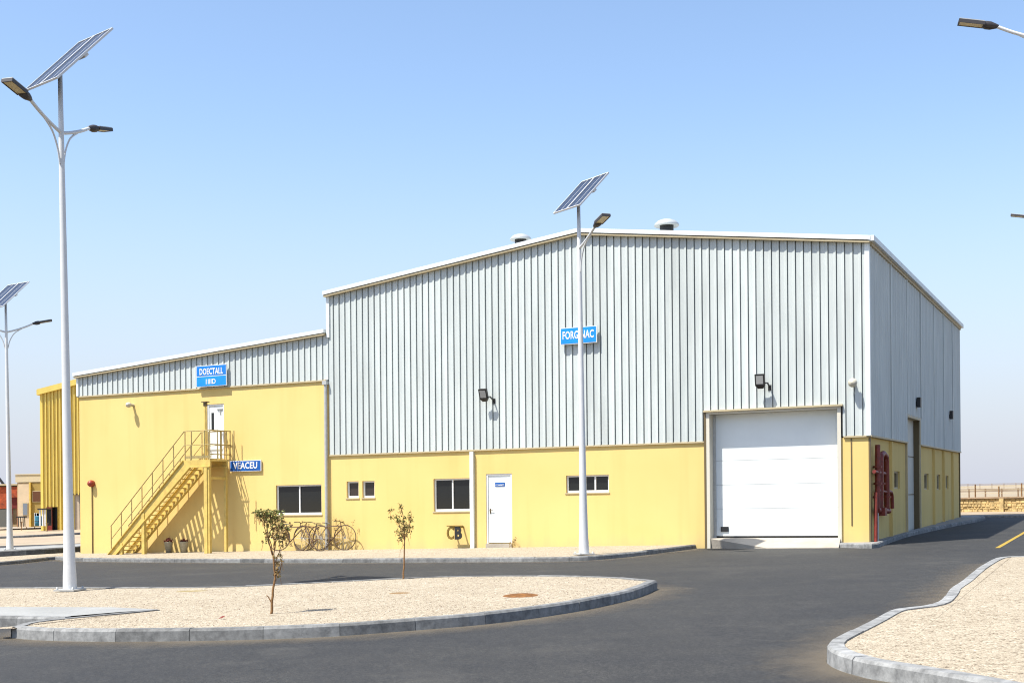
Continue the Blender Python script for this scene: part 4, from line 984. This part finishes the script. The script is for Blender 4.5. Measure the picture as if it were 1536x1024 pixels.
# ------------------------------------------------------------------ bicycles and weeds by the wall
def bicycle():
    r = empty('bicycle', (0, 0, 0)); wr = .40
    for sx in (-.47, .47):
        t = MB(); n = 28; pts = [Vector((sx+math.cos(2*math.pi*k/n)*wr, 0, wr+.02+math.sin(2*math.pi*k/n)*wr)) for k in range(n+1)]
        t.tube(pts, .016, 6, False); wo_ = t.build('wheel', M_TYRE, r)
        s2 = MB()
        for k in range(14):
            a = 2*math.pi*k/14; s2.tube([(sx, .0, wr+.02), (sx+math.cos(a)*wr*.97, 0, wr+.02+math.sin(a)*wr*.97)], .0035, 3, False)
        s2.lathe([(.025, -.03), (.025, .03)], n=8, cx=sx, cz=wr+.02); s2.build('spokes', M_GALV, wo_)
    A = Vector((-.47, 0, wr+.02)); F_ = Vector((.47, 0, wr+.02)); bb = Vector((-.06, 0, .30)); seat = Vector((-.20, 0, .80)); head = Vector((.30, 0, .80)); hb = Vector((.33, 0, .70))
    f = MB(); f.tube([bb, seat], .017, 8).tube([seat*.97+bb*.03, head], .016, 8).tube([bb, hb], .019, 8)
    for y in (-.05, .05): f.tube([A+Vector((0, y, 0)), bb], .009, 6).tube([A+Vector((0, y, 0)), seat], .008, 6)
    f.build('frame', M_FRAMEB, r)
    k_ = MB(); 
    for y in (-.05, .05): k_.tube(smooth_line([F_+Vector((0, y, 0)), Vector((.40, y, .60)), hb+Vector((0, y*.4, .02))], 3), .011, 6)
    k_.tube([hb, head+Vector((-.01, 0, .12))], .015, 6); k_.build('fork', M_FRAMEB, r)
    h = MB(); h.tube(smooth_line([Vector((.18, -.26, .93)), Vector((.30, -.18, .95)), Vector((.31, 0, .93)), Vector((.30, .18, .95)), Vector((.18, .26, .93))], 4), .012, 6); h.build('handlebar', M_BLACK, r)
    s3 = MB(); s3.add([(-.36, -.08, .885), (-.36, .08, .885), (-.10, .02, .88), (-.10, -.02, .88), (-.34, -.07, .91), (-.34, .07, .91), (-.12, .015, .90), (-.12, -.015, .90)], [(0, 1, 2, 3)[::-1], (4, 5, 6, 7)[::-1], (0, 1, 5, 4), (1, 2, 6, 5), (2, 3, 7, 6), (3, 0, 4, 7)]); s3.tube([seat, (-.22, 0, .885)], .013, 6); s3.build('saddle', M_BLACK, r)
    c = MB(); n = 20; c.tube([bb+Vector((math.cos(2*math.pi*k/n)*.10, -.05, math.sin(2*math.pi*k/n)*.10)) for k in range(n+1)], .010, 5, False)
    c.tube([bb+Vector((0, -.06, 0)), bb+Vector((.10, -.06, -.13))], .010, 5).tube([bb+Vector((0, .06, 0)), bb+Vector((-.10, .06, .13))], .010, 5)
    c.box(bb.x+.06, bb.x+.14, -.13, -.07, bb.z-.145, bb.z-.125); c.build('crank', M_FRAMEB, r)
    return r
bk0 = bicycle(); yawE = math.atan2(E.y, E.x)
for i, (u, off, yo, fl, lab) in enumerate(((497.5, .34, 4, 0, 'dark bicycle against the yellow wall, right of the downpipe and farthest right of the three'), (466, .62, -14, 1, 'dark bicycle in front of the grey downpipe, middle of the three'), (437, .40, 10, 0, 'dark bicycle against the yellow wall, half behind the bushy sapling'))):
    o = bk0 if i == 0 else copy_tree(bk0)
    s_ = wall(u, 815, off)[0]; p = Wd(s_, -off, 0)
    o.location = (p.x, p.y, gz(p.x)+.105); o.rotation_euler = (R(-5), 0, yawE+R(yo)+(math.pi if fl else 0))
    if fl: o.rotation_euler.x = R(5)
    tag(o, lab, 'bicycle', 'bicycles parked along the yellow wall')
def weed(u, off, hgt, n, seed, label, spread=.18, mm=M_LEAFD):
    s_ = wall(u, 820, off)[0]; p = Wd(s_, -off, 0); r = empty('dry_plant', (p.x, p.y, gz(p.x)+.105), 0, label, 'plant', 'dry plants along the yellow wall')
    rn = random.Random(seed); st_ = MB(); lf_ = MB()
    for k in range(n):
        a = rn.uniform(0, 6.28); q = rn.uniform(0, spread); hh = hgt*rn.uniform(.55, 1.05); b = Vector((rn.uniform(-.08, .08), rn.uniform(-.04, .04), 0))
        t = Vector((math.cos(a)*q+b.x, math.sin(a)*q*.4, hh)); m = (b+t)/2+Vector((rn.uniform(-.05, .05), 0, 0)); st_.tube(smooth_line([b, m, t], 3), [.006]*5+[.003]*2, 4)
        for j in range(rn.randint(4, 8)): leafquad(lf_, t+Vector((rn.uniform(-1, 1), rn.uniform(-1, 1), rn.uniform(-2.2, .6)))*.045, rn.uniform(.03, .055), rn)
        for j in range(4): leafquad(lf_, b.lerp(t, rn.uniform(.2, .9)), rn.uniform(.02, .05), rn)
    st_.build('stems', mat('dry_stem', (.42, .28, .10), .9), r); lf_.build('leaves', mm, r)
weed(459, .18, .85, 9, 1, 'dry plant standing between the left and middle bicycles')
weed(477, .15, 1.0, 8, 2, 'dry plant behind the middle bicycle, just left of the downpipe')
weed(507, .16, 1.08, 9, 3, 'dry plant behind the right bicycle wheel, just right of the downpipe')
weed(524, .2, 1.0, 4, 4, 'thin dry stalks rising at the right end of the bicycles', .10)
weed(769, .15, .28, 7, 5, 'small dry tuft at the foot of the white door', .1)

# ------------------------------------------------------------------ left background
def farbox_fn(u, v, Y=None, h=0): return G(u, v, h)
YB1 = 95.
def ptY(u, Y): a, b = ray(u, 740); return a*Y
def zat(u, v, Y): a, b = ray(u, v); return EYE-b*Y
# yellow corrugated hall
def bg_building():
    Y = 100.; x0 = ptY(61, Y); x1 = ptY(61, Y)+17
    zt = zat(61, 592, Y); zb = gz(x0)-K*x0+.1
    r = empty('ribbed_hall', (x0+8, Y, gz(x0+8)+.1), 0, 'tall yellow ribbed metal hall beyond the left end of the warehouse', 'building')
    F = lambda x, y, z: Vector((x, y, z+K*x))
    slope = (zat(118, 577, Y)-zt)/(ptY(118, Y)-x0); ridge = x0+8.5
    top = lambda x: zt+slope*(min(x, 2*ridge-x)-x0)
    mb = MB(F); pitch = .28; t = x0
    ho = (x0+.9, x0+2.35, 2.0)   # opening
    low = zat(90, 760, Y)
    while t < x1-.05:
        for a, b, da, db in ((0, .45, 0, 0), (.45, .6, 0, .12), (.6, .85, .12, .12), (.85, .88, .12, -.04), (.88, .98, -.04, -.04), (.98, 1, -.04, 0)):
            A_, B_ = t+a*pitch, t+b*pitch
            bot = zat(112, 742, Y) if A_ > x0+2.6 else (zat(80, 760, Y) if x0+.55 < A_ < x0+1.3 else zb-.5)
            mb.add([(A_, Y-da, bot), (B_, Y-db, bot), (B_, Y-db, top(B_)), (A_, Y-da, top(A_))], [(0, 1, 2, 3)])
        t += pitch
    mb.build('cladding', M_CLADY, r)
    w2 = MB(F); w2.add([(x0, Y, zb-1), (x0, Y+25, zb-1), (x0, Y+25, zt), (x0, Y, zt)], [(3, 2, 1, 0)]); w2.add([(x1, Y, zb-1), (x1, Y+25, zb-1), (x1, Y+25, zt), (x1, Y, zt)], [(0, 1, 2, 3)])
    w2.add([(x0, Y+25, zb-1), (x1, Y+25, zb-1), (x1, Y+25, zt), (ridge, Y+25, top(ridge)), (x0, Y+25, zt)], [(4, 3, 2, 1, 0)]); w2.build('wall', M_CLADY, r)
    rf = MB(F)
    for a, b in ((x0-.15, ridge), (ridge, x1+.15)):
        rf.add([(a, Y-.3, top(a)), (b, Y-.3, top(b)), (b, Y+25, top(b)), (a, Y+25, top(a)), (a, Y-.3, top(a)+.45), (b, Y-.3, top(b)+.45), (b, Y+25, top(b)+.45), (a, Y+25, top(a)+.45)], [(0, 3, 2, 1), (4, 5, 6, 7), (0, 1, 5, 4), (1, 2, 6, 5), (2, 3, 7, 6), (3, 0, 4, 7)])
    rf.build('roof', M_CLADY, r)
    d = MB(F); d.box(x0+2.55, x1-6, Y+.1, Y+.3, zb-.3, zat(112, 742, Y)); d.build('door', M_TANL, r)
    for a in (3.05, 3.5): MB(F).box(x0+a, x0+a+.18, Y-.02, Y+.09, zb-.3, zat(112, 742, Y)).build('door_gap', M_BLACK, r)
    MB(F).box(x0+2.5, x1-6, Y-.05, Y+.1, zat(112, 742, Y), zat(112, 742, Y)+.1).build('door_hood', M_BRONZE, r)
    MB(F).box(x0+.5, x0+1.35, Y+.4, Y+.5, zb-.3, zat(80, 760, Y)).build('dark_opening', M_BLACK, r)
    MB(F).box(x0+.48, x0+.92, Y-.12, Y-.04, zb-.1, zat(80, 760, Y)).build('red_door', M_DKRED, r)
bg_building()
def bg_tan():
    Y = 108.; F = lambda x, y, z: Vector((x, y, z+K*x)); X = lambda u: ptY(u, Y); Z = lambda v, u=40: zat(u, v, Y)
    x0, x1 = X(26), X(66); zb = Z(790)
    r = empty('site_office', ((x0+x1)/2, Y, gz(x0)+.1), 0, 'small flat-roofed tan building left of the yellow ribbed hall', 'building')
    MB(F).box(x0, x1, Y, Y+9, zb, Z(723)).build('wall', M_TAN, r)
    MB(F).box(x0-.1, x1+.1, Y-.15, Y+9, Z(722.8), Z(712)).box(x0-.15, x1+.15, Y-.2, Y+9, Z(711.8), Z(710.5)).build('parapet', mat('parapet_beige', (.50, .43, .30), .8), r)
    MB(F).box(X(28), X(44), Y-.1, Y-.01, zb, Z(724.5)).build('pale_bay', M_TANL, r)
    MB(F).box(X(48), X(63), Y-.1, Y-.01, zb, Z(724.5)).build('ochre_bay', M_OCH, r)
    MB(F).box(X(45.2), X(47.6), Y-.28, Y-.02, zb, Z(723.2)).build('pilaster', M_STEELY, r)
    MB(F).box(X(49.5), X(63), Y-.16, Y-.11, Z(753), Z(736)).build('window_frame', M_CREAM, r)
    MB(F).box(X(50.3), X(62.4), Y-.18, Y-.161, Z(752), Z(737)).build('window', mat('window_brown', (.10, .035, .01), .4), r)
    MB(F).box(X(34.7), X(43), Y-.16, Y-.11, Z(773), Z(753.5)).build('door_frame', M_CREAM, r)
    MB(F).box(X(35.5), X(42), Y-.18, Y-.161, Z(772), Z(754.5)).build('door', mat('door_blue_grey', (.16, .19, .24), .4), r)
    # low wing on the far left with orange shade sheets
    r2 = empty('low_shed', (X(5), Y+2, gz(X(5))+.1), 0, 'low ochre shed hung with orange and dark red sheets at the left edge', 'shed')
    MB(F).box(X(-60), X(25), Y+2, Y+9, zb, Z(727)).build('wall', M_TAN, r2)
    MB(F).box(X(-60), X(25.2), Y+1.4, Y+9, Z(726.8), Z(724.5)).build('roof', M_CREAM, r2)
    MB(F).box(X(-60), X(1.5), Y+1.6, Y+1.75, Z(762), Z(729)).build('shade_sheet', M_ORANGE, r2)
    MB(F).box(X(2), X(24.5), Y+1.5, Y+1.65, Z(745), Z(729)).build('shade_sheet', M_ORANGE, r2)
    MB(F).box(X(3), X(24.5), Y+1.7, Y+1.85, Z(762), Z(743)).build('shade_sheet', M_DKRED, r2)
    for u in (4, 9, 18, 21, 27): MB(F).box(X(u), X(u)+.12, Y+1.0, Y+1.12, zb, Z(762)).build('post', M_DKRED, r2)
    MB(F).box(X(-60), X(8.5), Y+1.2, Y+1.3, zb, Z(763)).build('dark_bay', mat('bay_grey', (.10, .10, .09), .8), r2)
bg_tan()
def bg_clutter():
    Y = 96.; F = lambda x, y, z: Vector((x, y, z+K*x)); X = lambda u: ptY(u, Y); Z = lambda v, u=40: zat(u, v, Y)
    g0 = Z(789)
    def root(nm, u, lab, cat, grp=None): return empty(nm, (X(u), Y, gz(X(u))+.1), 0, lab, cat, grp)
    r = root('kiosk', 64, 'small dark-framed kiosk with white posts beside the yellow ribbed hall', 'kiosk')
    MB(F).box(X(56.5), X(67.5), Y-.1, Y+1.5, Z(764.5), Z(762.5)).build('roof', M_BLACK, r)
    for u in (58.5, 62.5, 66.2): MB(F).box(X(u), X(u)+.09, Y, Y+.1, g0, Z(764.5)).build('post', M_ALU, r)
    MB(F).box(X(60), X(67), Y+1.3, Y+1.4, g0, Z(764.5)).build('rear_panel', M_BLACK, r)
    r = root('blue_drum', 54, 'blue drum on the sand between the tan building and the kiosk', 'drum')
    c = Vector((X(54), Y+.5)); m = MB(F); m.lathe([(.001, g0), (.28, g0), (.29, g0+.35), (.28, g0+.7), (.29, g0+.75), (.001, g0+.76)], c.x, c.y, 16); m.build('drum_body', M_CYAN, r)
    m = MB(F); m.lathe([(.285, 0), (.31, .02), (.285, .04)], c.x, c.y, 16, g0+.36); m.build('hoop', M_BLACK, r)
    for i, (u, lab) in enumerate(((47, 'black board leaning nearest the tan building pilaster'), (50, 'second black board standing left of the blue drum'))):
        r = root('board', u, lab, 'board', 'dark boards by the tan building')
        MB(F).box(X(u)-.12, X(u)+.14, Y+1, Y+1.08, g0, Z(770)).build('panel', M_BLACK, r); MB(F).box(X(u)-.15, X(u)-.12, Y+.96, Y+1.1, g0, Z(769)).build('edge', M_ALU, r)
    r = root('work_stand', 38, 'dark trestle stand on the sand in front of the blue-grey door', 'stand')
    MB(F).box(X(31.5), X(43), Y-1, Y-.4, Z(775.5), Z(773.5)).build('top', M_BLACK, r)
    for u in (32.5, 36, 39.5, 42): MB(F).bar((X(u), Y-.7, Z(775.5)), (X(u+.4), Y-.7, g0), .05, .05).build('leg', M_BLACK, r)
    for i, (u, v1, v0) in enumerate(((32, 795, 782), (39.5, 794, 776), (52, 793, 784), (70.5, 797, 784), (83, 794, 784))):
        p = G(u, v1, .11); k_ = FPX/p.y
        r = empty('stake', (p.x, p.y, gz(p.x)+.11), 0, ['short rusty stake farthest left on the sand lot', 'tall thin stake in front of the trestle stand', 'short stake in front of the boards', 'rusty stake in front of the red door', 'low stake under the dark opening of the hall'][i], 'stake', 'stakes in the sand lot')
        MB().tube([(0, 0, 0), (.03, 0, (v1-v0)/k_)], .035, 6).box(-.12, .12, -.02, .02, (v1-v0)/k_-.06, (v1-v0)/k_-.02).build('stick', M_BARK, r)
    # crane-like arm behind the shed
    r = root('boom', 2, 'dark slanting boom rising behind the low shed at the left edge', 'boom')
    Yb = 125.
    MB(F).bar((ptY(-4, Yb), Yb, zat(-4, 713, Yb)), (ptY(7, Yb), Yb, zat(7, 728, Yb)), .2, .2).build('jib', M_BLACK, r)
    MB(F).bar((ptY(7, Yb), Yb, zat(7, 728, Yb)), (ptY(7, Yb), Yb, zat(7, 790, Yb)), .3, .3).build('mast', M_BLACK, r)
bg_clutter()

# ------------------------------------------------------------------ right background: stone wall, fence
def right_wall():
    a, b = G(1395, 770.8), G(1700, 768.5); d = (b-a).normalized(); n = Vector((-d.y, d.x)); L_ = (b-a).length; H = .68
    F = lambda x, y, z: Vector((a.x+d.x*x+n.x*y, a.y+d.y*x+n.y*y, z+gz(a.x+d.x*x)+.08))
    r = empty('boundary_wall', F(L_/2, 0, 0), 0, 'low golden stone wall with a post and rail fence on top, right of the warehouse', 'wall')
    w_ = MB(F); 
    # rough stones
    rn = random.Random(5); w_.box(0, L_, .06, .35, -.3, H-.03); 
    z = 0
    while z < H-.06:
        hh = rn.uniform(.10, .17); hh = min(hh, H-.03-z); x = rn.uniform(-.2, 0)
        while x < L_:
            ww = rn.uniform(.14, .34); dd = rn.uniform(.0, .05); x1 = min(x+ww-.012, L_)
            if x1 > max(x, 0): w_.add([(max(x, 0), .06, z), (x1, .06, z), (x1, .06, z+hh-.012), (max(x, 0), .06, z+hh-.012), (max(x, 0)+.02, dd, z+.015), (x1-.02, dd, z+.015), (x1-.02, dd, z+hh-.03), (max(x, 0)+.02, dd, z+hh-.03)], [(0, 1, 5, 4), (1, 2, 6, 5), (2, 3, 7, 6), (3, 0, 4, 7), (4, 5, 6, 7)])
            x += ww
        z += hh
    w_.build('stonework', M_STONE, r)
    MB(F).box(-.05, L_+.05, -.05, .42, H-.03, H+.04).build('coping', mat('coping_brown', (.34, .24, .15), .9, 0, .3, 3), r)
    k_ = FPX/a.y
    for u in (1465, 1496, 1526, 1560, 1590):
        x = (G(u, 770)-a).dot(d); MB(F).box(x-.022, x+.022, .15, .20, H+.04, H+.04+(.62 if u != 1496 else .5)).build('fence_post', M_BARK, r)
    m = MB(F)
    for z in (.18, .34, .5): m.bar((0, .18, H+.04+z), (L_, .18, H+.04+z), .012, .014)
    m.build('fence_wire', M_CREAM, r)
    x = (G(1503, 770)-a).dot(d); MB(F).box(x-.12, x+.12, -.08, .0, 0, H-.035).build('pier', M_STONE, r)
right_wall()
def far_fence(Y, vtop, vbot, lab, nposts, m, u0=1380, u1=1650):
    x0, x1 = ptY(u0, Y), ptY(u1, Y); F = lambda x, y, z: Vector((x, y, z+K*x)); z1 = zat(1490, vtop, Y); z0 = zat(1490, vbot, Y)-.6
    r = empty('field_fence', F((x0+x1)/2, Y, z0+.5), 0, lab, 'fence', 'fences across the desert')
    for k in range(nposts):
        x = x0+(x1-x0)*k/(nposts-1); MB(F).box(x-.06, x+.06, Y-.06, Y+.06, z0, z1+.05).build('post', m, r)
    mb = MB(F)
    for q in (.98, .7, .45): 
        zz = z0+.6+(z1-z0-.6)*q; mb.bar((x0, Y, zz), (x1, Y, zz), .05, .06)
    mb.build('rail', m, r)
far_fence(130, 733, 739, 'brown rail fence on the sand just beyond the stone wall', 12, mat('fence_brown', (.26, .17, .10), .9))
far_fence(260, 725, 729, 'faint fence line farthest off near the horizon', 16, mat('fence_grey', (.34, .26, .19), .9))
